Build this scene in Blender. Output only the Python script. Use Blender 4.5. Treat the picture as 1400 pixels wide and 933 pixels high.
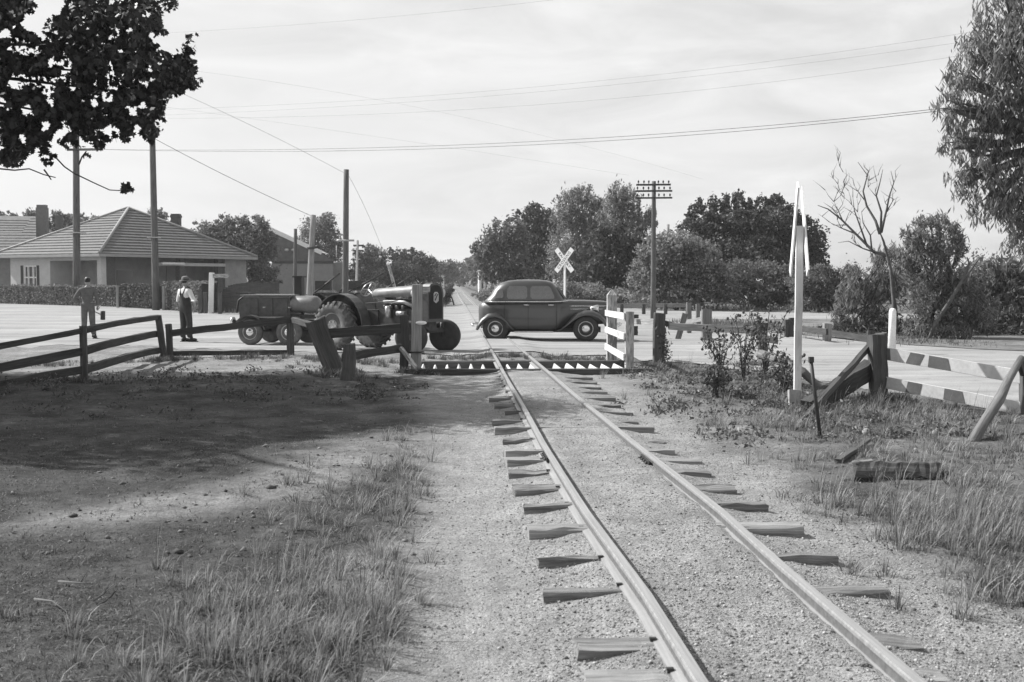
import bpy, bmesh, math, random
import numpy as np
from mathutils import Vector, Matrix, Euler
from math import radians, sin, cos, pi

for o in list(bpy.data.objects):
    bpy.data.objects.remove(o)
random.seed(7)
RNG = np.random.default_rng(11)
scene = bpy.context.scene
COL = scene.collection

# ------------------------------------------------------------------ camera
FPX = 1600.0
CAMZ = 1.63
YAW = math.atan(85.0 / FPX)
PIT = math.atan(83.0 / FPX)
cam_d = bpy.data.cameras.new('camera')
cam = bpy.data.objects.new('camera', cam_d)
COL.objects.link(cam)
cam_d.sensor_width = 36.0
cam_d.lens = 36.0 * FPX / 1400.0
cam_d.clip_start = 0.05
cam_d.clip_end = 6000
cam.location = (0, 0, CAMZ)
cam.rotation_euler = (pi / 2 - PIT, 0, -YAW)
cam_d.dof.use_dof = True
cam_d.dof.focus_distance = 17.0
cam_d.dof.aperture_fstop = 5.6
scene.camera = cam
FWD = Vector((sin(YAW) * cos(PIT), cos(YAW) * cos(PIT), -sin(PIT)))
RGT = Vector((cos(YAW), -sin(YAW), 0))
UPV = RGT.cross(FWD)

# ------------------------------------------------------------------ light
SUN_FROM = Vector((-1.0, 0.46, 0.96)).normalized()
SUN_EL = math.asin(SUN_FROM.z)
SUN_ROT = math.atan2(SUN_FROM.x, SUN_FROM.y)
world = bpy.data.worlds.new('World')
scene.world = world
world.use_nodes = True
wt = world.node_tree
for n in list(wt.nodes):
    wt.nodes.remove(n)
sky = wt.nodes.new('ShaderNodeTexSky')
sky.sky_type = 'NISHITA'
sky.sun_disc = False
sky.sun_elevation = SUN_EL
sky.sun_rotation = SUN_ROT
sky.air_density = 1.0
sky.dust_density = 2.0
sky.ozone_density = 1.0
bw = wt.nodes.new('ShaderNodeRGBToBW')
wt.links.new(sky.outputs[0], bw.inputs[0])
# thin streaky high cloud, laid out on the sky direction
tc = wt.nodes.new('ShaderNodeTexCoord')
mp = wt.nodes.new('ShaderNodeMapping')
mp.inputs['Scale'].default_value = (2.2, 2.2, 9.0)
mp.inputs['Rotation'].default_value = (0.12, -0.2, 0.3)
wt.links.new(tc.outputs['Generated'], mp.inputs[0])
nz = wt.nodes.new('ShaderNodeTexNoise')
nz.inputs['Scale'].default_value = 2.6
nz.inputs['Detail'].default_value = 8
nz.inputs['Roughness'].default_value = 0.6
nz.inputs['Distortion'].default_value = 0.6
wt.links.new(mp.outputs[0], nz.inputs[0])
cr = wt.nodes.new('ShaderNodeMapRange')
cr.inputs['From Min'].default_value = 0.35
cr.inputs['From Max'].default_value = 0.72
cr.inputs['To Min'].default_value = 0.0
cr.inputs['To Max'].default_value = 1.0
wt.links.new(nz.outputs[0], cr.inputs[0])
# veil of bright high overcast: sky luminance is lifted towards an even value
mx = wt.nodes.new('ShaderNodeMix')
mx.data_type = 'FLOAT'
mx.inputs[3].default_value = 6.6
wt.links.new(bw.outputs[0], mx.inputs[2])
mf = wt.nodes.new('ShaderNodeMapRange')
mf.inputs['To Min'].default_value = 0.50
mf.inputs['To Max'].default_value = 0.98
wt.links.new(cr.outputs[0], mf.inputs[0])
# the veil is thickest low down, the zenith stays deeper
sz_ = wt.nodes.new('ShaderNodeSeparateXYZ')
wt.links.new(tc.outputs['Generated'], sz_.inputs[0])
zf = wt.nodes.new('ShaderNodeMapRange')
zf.inputs['From Min'].default_value = 0.30
zf.inputs['From Max'].default_value = 0.85
zf.inputs['To Min'].default_value = 1.0
zf.inputs['To Max'].default_value = 0.45
wt.links.new(sz_.outputs['Z'], zf.inputs[0])
zm = wt.nodes.new('ShaderNodeMath')
zm.operation = 'MULTIPLY'
wt.links.new(mf.outputs[0], zm.inputs[0])
wt.links.new(zf.outputs[0], zm.inputs[1])
wt.links.new(zm.outputs[0], mx.inputs[0])
bg = wt.nodes.new('ShaderNodeBackground')
bg.inputs['Strength'].default_value = 0.106
wt.links.new(mx.outputs[0], bg.inputs['Color'])
wo = wt.nodes.new('ShaderNodeOutputWorld')
wt.links.new(bg.outputs[0], wo.inputs['Surface'])

sun_d = bpy.data.lights.new('sun', 'SUN')
sun_d.energy = 5.0
sun_d.angle = radians(0.5)
sun_d.color = (1.0, 0.995, 0.985)
sun = bpy.data.objects.new('sun', sun_d)
COL.objects.link(sun)
sun.rotation_euler = (-SUN_FROM).to_track_quat('-Z', 'Y').to_euler()

vs = scene.view_settings
vs.view_transform = 'Standard'
vs.look = 'None'
vs.exposure = 0.44
vs.gamma = 1.0
vs.use_curve_mapping = False
scene.cycles.max_bounces = 7
scene.cycles.diffuse_bounces = 4
scene.cycles.transparent_max_bounces = 6
scene.cycles.use_denoising = True


# ------------------------------------------------------------------ helpers
def ray(u, v):
    return FWD + RGT * ((u - 700.0) / FPX) + UPV * ((466.5 - v) / FPX)


def W(u, v, z=0.0):
    d = ray(u, v)
    t = (z - CAMZ) / d.z
    return Vector((0, 0, CAMZ)) + d * t


def WD(u, v, Y):
    d = ray(u, v)
    return Vector((0, 0, CAMZ)) + d * (Y / d.y)


def HX(a, b):
    s = np.sin(a * 127.1 + b * 311.7) * 43758.5453
    return s - np.floor(s)


def vnoise(x, y):
    x = np.asarray(x, float); y = np.asarray(y, float)
    xi = np.floor(x); yi = np.floor(y)
    fx = x - xi; fy = y - yi
    fx = fx * fx * (3 - 2 * fx); fy = fy * fy * (3 - 2 * fy)
    a = HX(xi, yi); b = HX(xi + 1, yi); c = HX(xi, yi + 1); d = HX(xi + 1, yi + 1)
    return (a * (1 - fx) + b * fx) * (1 - fy) + (c * (1 - fx) + d * fx) * fy


def fbm(x, y, o=4):
    s = 0; a = 0.5; t = 0
    for i in range(o):
        s = s + a * vnoise(x * 2 ** i + 17.3 * i, y * 2 ** i - 9.1 * i); t += a; a *= 0.5
    return s / t


def sst(a, b, x):
    t = np.clip((x - a) / (b - a), 0, 1)
    return t * t * (3 - 2 * t)


TX = 1.345           # track centre
RAILTOP = 0.13

# road edges as world polylines (near edge and far edge)
NEAR_PX = [(-700, 470), (-300, 470), (0, 474), (200, 474), (300, 478), (400, 480), (560, 486), (640, 488), (740, 488), (830, 489),
           (900, 493), (1000, 505), (1100, 522), (1200, 537), (1350, 552), (1500, 574), (1750, 615)]
FAR_PX = [(-700, 405), (-300, 409), (0, 413.5), (150, 418.5), (240, 424), (300, 431), (420, 433), (500, 429), (600, 420.5), (640, 419.5),
          (740, 420), (830, 421), (900, 424), (1000, 426.5), (1100, 428), (1200, 429), (1350, 430), (1500, 431), (1750, 432)]
NP_ = [W(u, v) for u, v in NEAR_PX]
FP_ = [W(u, v) for u, v in FAR_PX]


def near_far(u):
    n = np.interp(u, [p[0] for p in NEAR_PX], [p[1] for p in NEAR_PX])
    f = np.interp(u, [p[0] for p in FAR_PX], [p[1] for p in FAR_PX])
    return n, f


def proj(x, y, z):
    x = np.asarray(x, float); y = np.asarray(y, float); z = np.asarray(z, float) - CAMZ
    dz = x * FWD.x + y * FWD.y + z * FWD.z
    dz = np.where(dz < 0.05, 0.05, dz)
    u = 700 + FPX * (x * RGT.x + y * RGT.y + z * RGT.z) / dz
    v = 466.5 - FPX * (x * UPV.x + y * UPV.y + z * UPV.z) / dz
    return u, v


def road_mask(x, y):
    u, v = proj(x, y, np.zeros_like(np.asarray(x, float)))
    n, f = near_far(u)
    return sst(-1.0, 1.5, (n - v)) * sst(-1.0, 1.0, (v - f)) * (np.asarray(y) > 8)


PIT_Y0, PIT_Y1, PIT_X0, PIT_X1 = 20.55, 22.75, -0.62, 3.42


def Hn(x, y):
    x = np.asarray(x, float); y = np.asarray(y, float)
    r = np.hypot(x, y)
    lx = np.abs(x - TX)
    rm = road_mask(x, y)
    ball = 1 - sst(0.45, 1.05, lx)
    rough = (fbm(x * 0.55, y * 0.55) - 0.5) * 0.16 + (fbm(x * 2.3 + 5, y * 2.3) - 0.5) * 0.05
    fine = (fbm(x * 9, y * 9, 3) - 0.5) * 0.022
    amp = (1 - rm) * (0.12 + 0.88 * sst(0.7, 2.2, lx)) * (1 - 0.55 * ((x > -0.5) & (x < 0.5)))
    z = rough * amp + fine * (1 - rm) * 0.8
    z = z + 0.035 * ball + 0.026 * (1 - sst(0.33, 0.47, lx)) * (1 - sst(20, 21, y)) - 0.024 * sst(0.46, 0.70, lx) * (1 - sst(1.3, 2.3, lx))
    # banks each side
    z = z + 0.04 * sst(2.8, 5.0, x - 0.0) * (1 - rm) * (1 - sst(16, 22, y))
    z = z + 0.10 * np.exp(-((y - 17.5) / 1.6) ** 2) * sst(1.0, 3.5, -x) * (1 - rm)
    # road rises to the rails
    z = z + 0.046 * (1 - sst(0.9, 3.2, lx)) * sst(22.5, 24.5, y) * (1 - sst(60, 80, y))
    return np.where(r > 500, 0.0, z)


def pit_cut(x, y, z):
    inside = (x > PIT_X0) & (x < PIT_X1) & (y > PIT_Y0) & (y < PIT_Y1)
    return np.where(inside, -0.55, z)


def H(x, y):
    return float(Hn(np.array([x]), np.array([y]))[0])


def link(o):
    COL.objects.link(o)
    return o


def fast_mesh(name, V, F, smooth=False):
    """V (n,3) array, F (m,k) array of equal sized faces."""
    me = bpy.data.meshes.new(name)
    V = np.asarray(V, dtype=np.float32); F = np.asarray(F, dtype=np.int32)
    m, k = F.shape
    me.vertices.add(len(V)); me.vertices.foreach_set('co', V.ravel())
    me.loops.add(m * k); me.loops.foreach_set('vertex_index', F.ravel())
    me.polygons.add(m)
    me.polygons.foreach_set('loop_start', np.arange(0, m * k, k, dtype=np.int32))
    me.polygons.foreach_set('loop_total', np.full(m, k, dtype=np.int32))
    if smooth:
        me.polygons.foreach_set('use_smooth', np.ones(m, dtype=bool))
    me.update(calc_edges=True)
    me.validate()
    return me


ROOT = {}


def tag(o, label=None, cat=None, group=None, kind=None):
    if label: o['label'] = label
    if cat: o['category'] = cat
    if group: o['group'] = group
    if kind: o['kind'] = kind
    return o


def thing(name, loc, label, cat, group=None, rz=0.0):
    o = bpy.data.objects.new(name, None)
    o.empty_display_size = 0.2
    o.location = loc
    o.rotation_euler = (0, 0, rz)
    ROOT[o] = Vector(loc)
    link(o)
    return tag(o, label, cat, group)


class MB:
    def __init__(s):
        s.v = []; s.f = []; s.g = []; s.sm = []

    def add(s, vs_, fs_, gs=None, smooth=False):
        b = len(s.v)
        s.v += [tuple(p) for p in vs_]
        s.g += [tuple(p) for p in (gs if gs is not None else vs_)]
        s.f += [tuple(i + b for i in f) for f in fs_]
        s.sm += [smooth] * len(fs_)

    def box(s, c, size, rot=None, bev=0.0):
        c = Vector(c); sx, sy, sz = [q / 2 for q in size]
        R = rot.to_matrix() if isinstance(rot, Euler) else (rot or Matrix.Identity(3))
        P = [Vector((x, y, z)) for x in (-sx, sx) for y in (-sy, sy) for z in (-sz, sz)]
        s.add([c + R @ p for p in P], [(0, 1, 3, 2), (4, 6, 7, 5), (0, 4, 5, 1), (2, 3, 7, 6), (0, 2, 6, 4), (1, 5, 7, 3)], [c + p for p in P])

    def ring(s, rings, close=True, cap=True, gs=None, smooth=True, flip=False):
        n = len(rings[0]); vs_ = []; fs_ = []; g = []
        for k, r in enumerate(rings):
            vs_ += r
            if gs: g += gs[k]
        for k in range(len(rings) - 1):
            for i in range(n if close else n - 1):
                a = k * n + i; b = k * n + (i + 1) % n
                fs_.append((a, b, b + n, a + n) if not flip else (a, a + n, b + n, b))
        s.add(vs_, fs_, g or None, smooth)
        if cap and close:
            b = len(s.v) - len(vs_)
            s.f.append(tuple(b + i for i in range(n))[::-1]); s.sm.append(False)
            s.f.append(tuple(b + (len(rings) - 1) * n + i for i in range(n))); s.sm.append(False)

    def tube(s, pts, rad, n=8, cap=True, smooth=True):
        pts = [Vector(p) for p in pts]
        if not hasattr(rad, '__len__'): rad = [rad] * len(pts)
        rings = []; gs = []; L = 0
        prev = None
        for k, p in enumerate(pts):
            d = (pts[min(k + 1, len(pts) - 1)] - pts[max(k - 1, 0)]).normalized()
            if prev is None:
                a = d.orthogonal().normalized()
            else:
                a = (prev - d * prev.dot(d)).normalized()
            prev = a
            b = d.cross(a)
            if k: L += (p - pts[k - 1]).length
            rings.append([p + (a * cos(2 * pi * i / n) + b * sin(2 * pi * i / n)) * rad[k] for i in range(n)])
            gs.append([(L, rad[k] * cos(2 * pi * i / n), rad[k] * sin(2 * pi * i / n)) for i in range(n)])
        s.ring(rings, True, cap, gs, smooth)

    def plank(s, p0, p1, w, t, up=(0, 0, 1), seg=6, jit=0.006, taper=1.0, ch=0.12, bow=0.0, point=0.0):
        p0 = Vector(p0); p1 = Vector(p1); d = (p1 - p0); L = d.length; d.normalize()
        up = Vector(up); a = (up - d * up.dot(d)).normalized(); b = d.cross(a)
        rings = []; gs = []; off = random.random() * 50
        prof = [(-1, -1 + ch), (-1, 1 - ch), (-1 + ch, 1), (1 - ch, 1), (1, 1 - ch), (1, -1 + ch), (1 - ch, -1), (-1 + ch, -1)]
        jp = [(random.uniform(-jit, jit), random.uniform(-jit, jit)) for _ in prof]
        for k in range(seg + 1):
            f = k / seg
            q = p0 + d * (L * f) + a * (bow * 4 * f * (1 - f))
            sc = 1 + (taper - 1) * f
            if 0 < k < seg:
                q = q + a * random.uniform(-jit, jit) * 0.6 + b * random.uniform(-jit, jit) * 0.6
            rr = []; gg = []
            for i, (x, y) in enumerate(prof):
                jx = jp[i][0] + random.uniform(-jit, jit) * 0.5; jy = jp[i][1] + random.uniform(-jit, jit) * 0.5
                jl = random.uniform(-jit, jit) * 1.2 if k in (0, seg) else 0
                rr.append(q + a * (x * w / 2 * sc + jx) + b * (y * t / 2 * sc + jy) + d * jl)
                gg.append((off + L * f, x * w / 2 + off, y * t / 2))
            rings.append(rr); gs.append(gg)
        if point:
            q = p1 + d * point
            rings.append([q + (r - p1) * 0.06 for r in rings[-1]]); gs.append([(g[0] + point, g[1], g[2]) for g in gs[-1]])
        s.ring(rings, True, True, gs, False)

    def lathe(s, c, axis, prof, n=20, smooth=True):
        """prof: list of (along, radius)"""
        c = Vector(c); d = Vector(axis).normalized(); a = d.orthogonal().normalized(); b = d.cross(a)
        rings = [[c + d * h + (a * cos(2 * pi * i / n) + b * sin(2 * pi * i / n)) * max(r, 0.0005) for i in range(n)] for h, r in prof]
        s.ring(rings, True, True, None, smooth)

    def ell(s, c, r, n=12, m=8, R=None):
        c = Vector(c); rings = []
        for k in range(m + 1):
            t = -pi / 2 + pi * k / m
            rr = []
            for i in range(n):
                p = Vector((r[0] * max(cos(t), 0.01) * cos(2 * pi * i / n), r[1] * max(cos(t), 0.01) * sin(2 * pi * i / n), r[2] * sin(t)))
                rr.append(c + (R @ p if R else p))
            rings.append(rr)
        s.ring(rings, True, True, None, True)

    def prism(s, poly, y0, y1, axes='xz'):
        n = len(poly)
        if axes == 'xz':
            A = [(p[0], y0, p[1]) for p in poly]; B = [(p[0], y1, p[1]) for p in poly]
        elif axes == 'yz':
            A = [(y0, p[0], p[1]) for p in poly]; B = [(y1, p[0], p[1]) for p in poly]
        else:
            A = [(p[0], p[1], y0) for p in poly]; B = [(p[0], p[1], y1) for p in poly]
        fs_ = [(i, (i + 1) % n, (i + 1) % n + n, i + n) for i in range(n)]
        s.add(A + B, fs_ + [tuple(range(n))[::-1], tuple(range(n, 2 * n))])

    def build(s, name, m, parent=None, local=False, fix=True):
        me = bpy.data.meshes.new(name)
        off = Vector((0, 0, 0))
        if parent is not None and not local:
            off = ROOT.get(parent, off)
        vv = [(p[0] - off.x, p[1] - off.y, p[2] - off.z) for p in s.v]
        me.from_pydata(vv, [], s.f)
        at = me.attributes.new('guv', 'FLOAT_VECTOR', 'POINT')
        at.data.foreach_set('vector', np.array(s.g, dtype=np.float32).ravel())
        me.polygons.foreach_set('use_smooth', s.sm)
        if fix:
            bm = bmesh.new(); bm.from_mesh(me)
            bmesh.ops.recalc_face_normals(bm, faces=bm.faces)
            bm.to_mesh(me); bm.free()
        me.update()
        me.materials.append(m)
        o = bpy.data.objects.new(name, me)
        if parent is not None:
            o.parent = parent
            ROOT[o] = off
        else:
            # origin of a single-mesh thing: bottom centre of its bounds
            lo = Vector([min(p[i] for p in vv) for i in range(3)]); hi = Vector([max(p[i] for p in vv) for i in range(3)])
            c = Vector(((lo.x + hi.x) / 2, (lo.y + hi.y) / 2, lo.z))
            me.transform(Matrix.Translation(-c)); o.location = c
            ROOT[o] = Vector(c)
        return link(o)


# ------------------------------------------------------------------ materials (the photograph is black and white, so every tone is grey)
def G(v):
    return (v, v, v, 1)


def new_mat(name):
    m = bpy.data.materials.new(name)
    m.use_nodes = True
    nt = m.node_tree
    return m, nt, nt.nodes['Principled BSDF']


def tone(nt, src, scale, lo, hi, detail=4, stretch=None, rough=0.6, fmin=0.3, fmax=0.7):
    vec = src
    if stretch:
        mp_ = nt.nodes.new('ShaderNodeMapping'); mp_.inputs['Scale'].default_value = stretch
        nt.links.new(src, mp_.inputs[0]); vec = mp_.outputs[0]
    n = nt.nodes.new('ShaderNodeTexNoise')
    n.inputs['Scale'].default_value = scale; n.inputs['Detail'].default_value = detail; n.inputs['Roughness'].default_value = rough
    nt.links.new(vec, n.inputs[0])
    r = nt.nodes.new('ShaderNodeMapRange')
    r.inputs['From Min'].default_value = fmin; r.inputs['From Max'].default_value = fmax
    r.inputs['To Min'].default_value = lo; r.inputs['To Max'].default_value = hi
    nt.links.new(n.outputs[0], r.inputs[0])
    return r.outputs[0]


def mul(nt, a, b, op='MULTIPLY'):
    n = nt.nodes.new('ShaderNodeMath'); n.operation = op
    for i, q in enumerate((a, b)):
        if isinstance(q, (int, float)): n.inputs[i].default_value = q
        else: nt.links.new(q, n.inputs[i])
    return n.outputs[0]


def lerp(nt, a, b, f):
    n = nt.nodes.new('ShaderNodeMix'); n.data_type = 'FLOAT'
    for i, q in ((0, f), (2, a), (3, b)):
        if isinstance(q, (int, float)): n.inputs[i].default_value = q
        else: nt.links.new(q, n.inputs[i])
    return n.outputs[0]


def bump(nt, bs, h, strength=0.4, dist=0.01):
    b = nt.nodes.new('ShaderNodeBump'); b.inputs['Strength'].default_value = strength; b.inputs['Distance'].default_value = dist
    nt.links.new(h, b.inputs['Height']); nt.links.new(b.outputs[0], bs.inputs['Normal'])


def paint(name, v, rough=0.6, var=0.25, scale=6, metal=0.0, bmp=0.15, spec=0.4):
    m, nt, bs = new_mat(name)
    t = nt.nodes.new('ShaderNodeTexCoord')
    a = tone(nt, t.outputs['Object'], scale, v * (1 - var), v * (1 + var), 6)
    b = tone(nt, t.outputs['Object'], scale * 7, 0.9, 1.1, 3)
    c = mul(nt, a, b)
    nt.links.new(c, bs.inputs['Base Color'])
    bs.inputs['Roughness'].default_value = rough; bs.inputs['Metallic'].default_value = metal
    bs.inputs['Specular IOR Level'].default_value = spec
    if bmp: bump(nt, bs, b, bmp, 0.004)
    return m


def wood(name, v, var=0.35, white=0.0):
    m, nt, bs = new_mat(name)
    a = nt.nodes.new('ShaderNodeAttribute'); a.attribute_name = 'guv'
    g1 = tone(nt, a.outputs['Vector'], 1.0, 1 - var, 1 + var, 6, (2.0, 45, 45), 0.65)
    g2 = tone(nt, a.outputs['Vector'], 1.0, 0.75, 1.2, 4, (1.2, 6, 6), 0.6)
    c = mul(nt, mul(nt, g1, g2), v)
    if white:
        msk = tone(nt, a.outputs['Vector'], 1.0, 0, 1, 6, (4, 22, 22), 0.7, 0.46 - white, 0.60 - white * 0.5)
        c = lerp(nt, c, mul(nt, g2, 0.56 + white * .4), msk)
    nt.links.new(c, bs.inputs['Base Color'])
    bs.inputs['Roughness'].default_value = 0.85
    bs.inputs['Specular IOR Level'].default_value = 0.25
    bump(nt, bs, g1, 0.7, 0.008)
    return m


def leafm(name, v, var=0.45, trans=0.25, rough=0.5):
    m, nt, bs = new_mat(name)
    g = nt.nodes.new('ShaderNodeNewGeometry')
    r = nt.nodes.new('ShaderNodeMapRange')
    r.inputs['To Min'].default_value = v * (1 - var); r.inputs['To Max'].default_value = v * (1 + var)
    nt.links.new(g.outputs['Random Per Island'], r.inputs[0])
    nt.links.new(r.outputs[0], bs.inputs['Base Color'])
    bs.inputs['Roughness'].default_value = rough; bs.inputs['Specular IOR Level'].default_value = 0.35
    if trans:
        tr = nt.nodes.new('ShaderNodeBsdfTranslucent'); nt.links.new(r.outputs[0], tr.inputs['Color'])
        mxs = nt.nodes.new('ShaderNodeMixShader'); mxs.inputs[0].default_value = trans
        out = nt.nodes['Material Output']
        nt.links.new(bs.outputs[0], mxs.inputs[1]); nt.links.new(tr.outputs[0], mxs.inputs[2]); nt.links.new(mxs.outputs[0], out.inputs['Surface'])
    return m


M = {}
M['post'] = wood('weathered_post', 0.095, 0.4)
M['dark_wood'] = wood('dark_rail_wood', 0.065, 0.4)
M['grey_wood'] = wood('silver_wood', 0.30, 0.35)
M['sleeper'] = wood('sleeper_wood', 0.20, 0.6)
M['sleeper_pale'] = wood('sleeper_pale_wood', 0.27, 0.45)
M['white_wood'] = wood('white_painted_wood', 0.42, 0.3, 0.14)
M['mid_wood'] = wood('mid_grey_wood', 0.17, 0.45)
M['flaky'] = wood('flaking_white_paint', 0.40, 0.3, 0.20)
M['clean_white'] = paint('white_paint', 0.84, 0.6, 0.08, 4)
M['worn_white'] = wood('worn_white_wood', 0.24, 0.35, 0.02)
M['black'] = paint('black_paint', 0.035, 0.5, 0.2, 6)
M['pole'] = wood('pole_wood', 0.12, 0.4)
M['pole_pale'] = wood('pole_pale_wood', 0.26, 0.35)
M['iron'] = paint('dark_iron', 0.05, 0.55, 0.35, 9, 0.3)
M['steel'] = paint('bare_steel', 0.45, 0.35, 0.2, 9, 0.7)
M['chrome'] = paint('chrome', 0.75, 0.16, 0.05, 6, 1.0, 0.0)
M['car'] = paint('dark_car_paint', 0.028, 0.40, 0.10, 3, 0.0, 0.0, 0.9)
_b = M['car'].node_tree.nodes['Principled BSDF']; _b.inputs['Coat Weight'].default_value = 0.6; _b.inputs['Coat Roughness'].default_value = 0.06
M['glass'] = paint('glass_lit_tone', 0.15, 0.10, 0.05, 3, 0.0, 0.0, 0.8)  # opaque panes; grey raised to stand in for a lit interior
M['rubber'] = paint('tyre_rubber', 0.045, 0.75, 0.25, 8)
M['dusty'] = paint('dusty_tyre_rubber', 0.13, 0.9, 0.3, 8)
M['tractor'] = paint('tractor_paint', 0.07, 0.4, 0.35, 7)
M['hood'] = paint('faded_bonnet_paint', 0.22, 0.45, 0.3, 5)
M['trailer'] = paint('trailer_paint', 0.085, 0.5, 0.35, 7)
M['tank'] = paint('tank_paint', 0.17, 0.35, 0.25, 5)
M['rim'] = paint('rim_paint', 0.42, 0.5, 0.3, 8)
M['stucco'] = paint('stucco', 0.56, 0.9, 0.08, 2, 0, 0.4)
M['stucco_dark'] = paint('stucco_grey', 0.30, 0.9, 0.15, 2, 0, 0.4)
M['fascia'] = paint('fascia_paint', 0.34, 0.6, 0.1, 3)
M['brick'] = paint('brick_wall', 0.09, 0.9, 0.3, 9)
M['interior'] = paint('dark_interior', 0.02, 0.9, 0.2, 4)
M['skin'] = paint('skin', 0.30, 0.55, 0.1, 10)
M['hair'] = paint('dark_hair', 0.02, 0.6, 0.2, 30)
M['overall'] = paint('grey_overall', 0.13, 0.9, 0.25, 9)
M['dark_overall'] = paint('dark_overall', 0.045, 0.9, 0.25, 9)
M['shirt'] = paint('pale_shirt', 0.72, 0.9, 0.08, 9)
M['felt'] = paint('felt_hat', 0.16, 0.95, 0.2, 12)
M['boot'] = paint('boot_leather', 0.02, 0.6, 0.2, 12)
M['wire'] = paint('wire', 0.06, 0.6, 0.1, 1)
M['porcelain'] = paint('porcelain', 0.5, 0.3, 0.1, 4)
M['concrete'] = paint('concrete', 0.32, 0.9, 0.2, 5)
M['tin'] = paint('tin_sheet', 0.45, 0.45, 0.2, 3, 0.3)
M['shed'] = paint('shed_wall', 0.13, 0.9, 0.25, 2)
M['white_wall'] = paint('white_wall', 0.75, 0.8, 0.06, 2)
M['bark'] = paint('bark', 0.10, 0.9, 0.4, 4, 0, 0.5)
M['bark_pale'] = paint('pale_bark', 0.30, 0.85, 0.35, 4, 0, 0.4)
M['dead'] = paint('dead_wood', 0.12, 0.9, 0.35, 6, 0, 0.4)
M['lf_dark'] = leafm('foliage_dark', 0.085, 0.5, 0.3, 0.65)
M['lf_mid'] = leafm('foliage_mid', 0.165, 0.5, 0.4, 0.65)
M['lf_pale'] = leafm('foliage_pale', 0.23, 0.5, 0.45, 0.65)
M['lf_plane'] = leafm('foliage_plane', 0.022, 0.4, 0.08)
M['lf_gum'] = leafm('foliage_gum', 0.22, 0.6, 0.45, 0.65)
M['lf_thistle'] = leafm('foliage_thistle', 0.11, 0.6, 0.15)
M['grass_dry'] = leafm('grass_dry', 0.27, 0.75, 0.3, 0.8)
M['grass_green'] = leafm('grass_green', 0.14, 0.8, 0.25, 0.8)


def tile_mat():
    m, nt, bs = new_mat('roof_tiles')
    t = nt.nodes.new('ShaderNodeTexCoord')
    a = tone(nt, t.outputs['Object'], 3.0, 0.75, 1.25, 5)
    b = tone(nt, t.outputs['Object'], 26.0, 0.7, 1.3, 2)
    c = mul(nt, mul(nt, a, b), 0.13)
    nt.links.new(c, bs.inputs['Base Color'])
    bs.inputs['Roughness'].default_value = 0.55
    return m


M['tiles'] = tile_mat()


def rail_mat():
    m, nt, bs = new_mat('rail_steel')
    t = nt.nodes.new('ShaderNodeTexCoord'); g = nt.nodes.new('ShaderNodeNewGeometry')
    sp = nt.nodes.new('ShaderNodeSeparateXYZ'); nt.links.new(g.outputs['True Normal'], sp.inputs[0])
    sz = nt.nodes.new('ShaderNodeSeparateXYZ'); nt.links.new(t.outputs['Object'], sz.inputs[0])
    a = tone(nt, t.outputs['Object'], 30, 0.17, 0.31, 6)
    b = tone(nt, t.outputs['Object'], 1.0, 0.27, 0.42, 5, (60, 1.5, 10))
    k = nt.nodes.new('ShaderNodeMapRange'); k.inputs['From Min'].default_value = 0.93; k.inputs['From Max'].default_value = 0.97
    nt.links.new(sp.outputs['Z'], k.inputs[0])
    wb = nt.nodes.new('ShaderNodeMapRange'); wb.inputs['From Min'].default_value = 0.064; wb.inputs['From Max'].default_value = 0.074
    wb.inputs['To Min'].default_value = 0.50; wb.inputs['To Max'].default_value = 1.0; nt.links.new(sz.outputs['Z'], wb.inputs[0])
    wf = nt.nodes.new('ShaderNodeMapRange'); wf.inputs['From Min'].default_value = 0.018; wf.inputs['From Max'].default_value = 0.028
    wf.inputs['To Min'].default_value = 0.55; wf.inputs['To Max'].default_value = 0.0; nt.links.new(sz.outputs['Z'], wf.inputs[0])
    a = mul(nt, a, mul(nt, wb.outputs[0], wf.outputs[0], 'ADD'))       # web darkened for rust and the shadow line under the head
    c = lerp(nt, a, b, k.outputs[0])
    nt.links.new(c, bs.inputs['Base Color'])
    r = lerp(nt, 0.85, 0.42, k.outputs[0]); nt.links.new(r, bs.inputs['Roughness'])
    mm = lerp(nt, 0.0, 0.25, k.outputs[0]); nt.links.new(mm, bs.inputs['Metallic'])
    bump(nt, bs, a, 0.3, 0.002)
    return m


M['rail'] = rail_mat()


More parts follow.
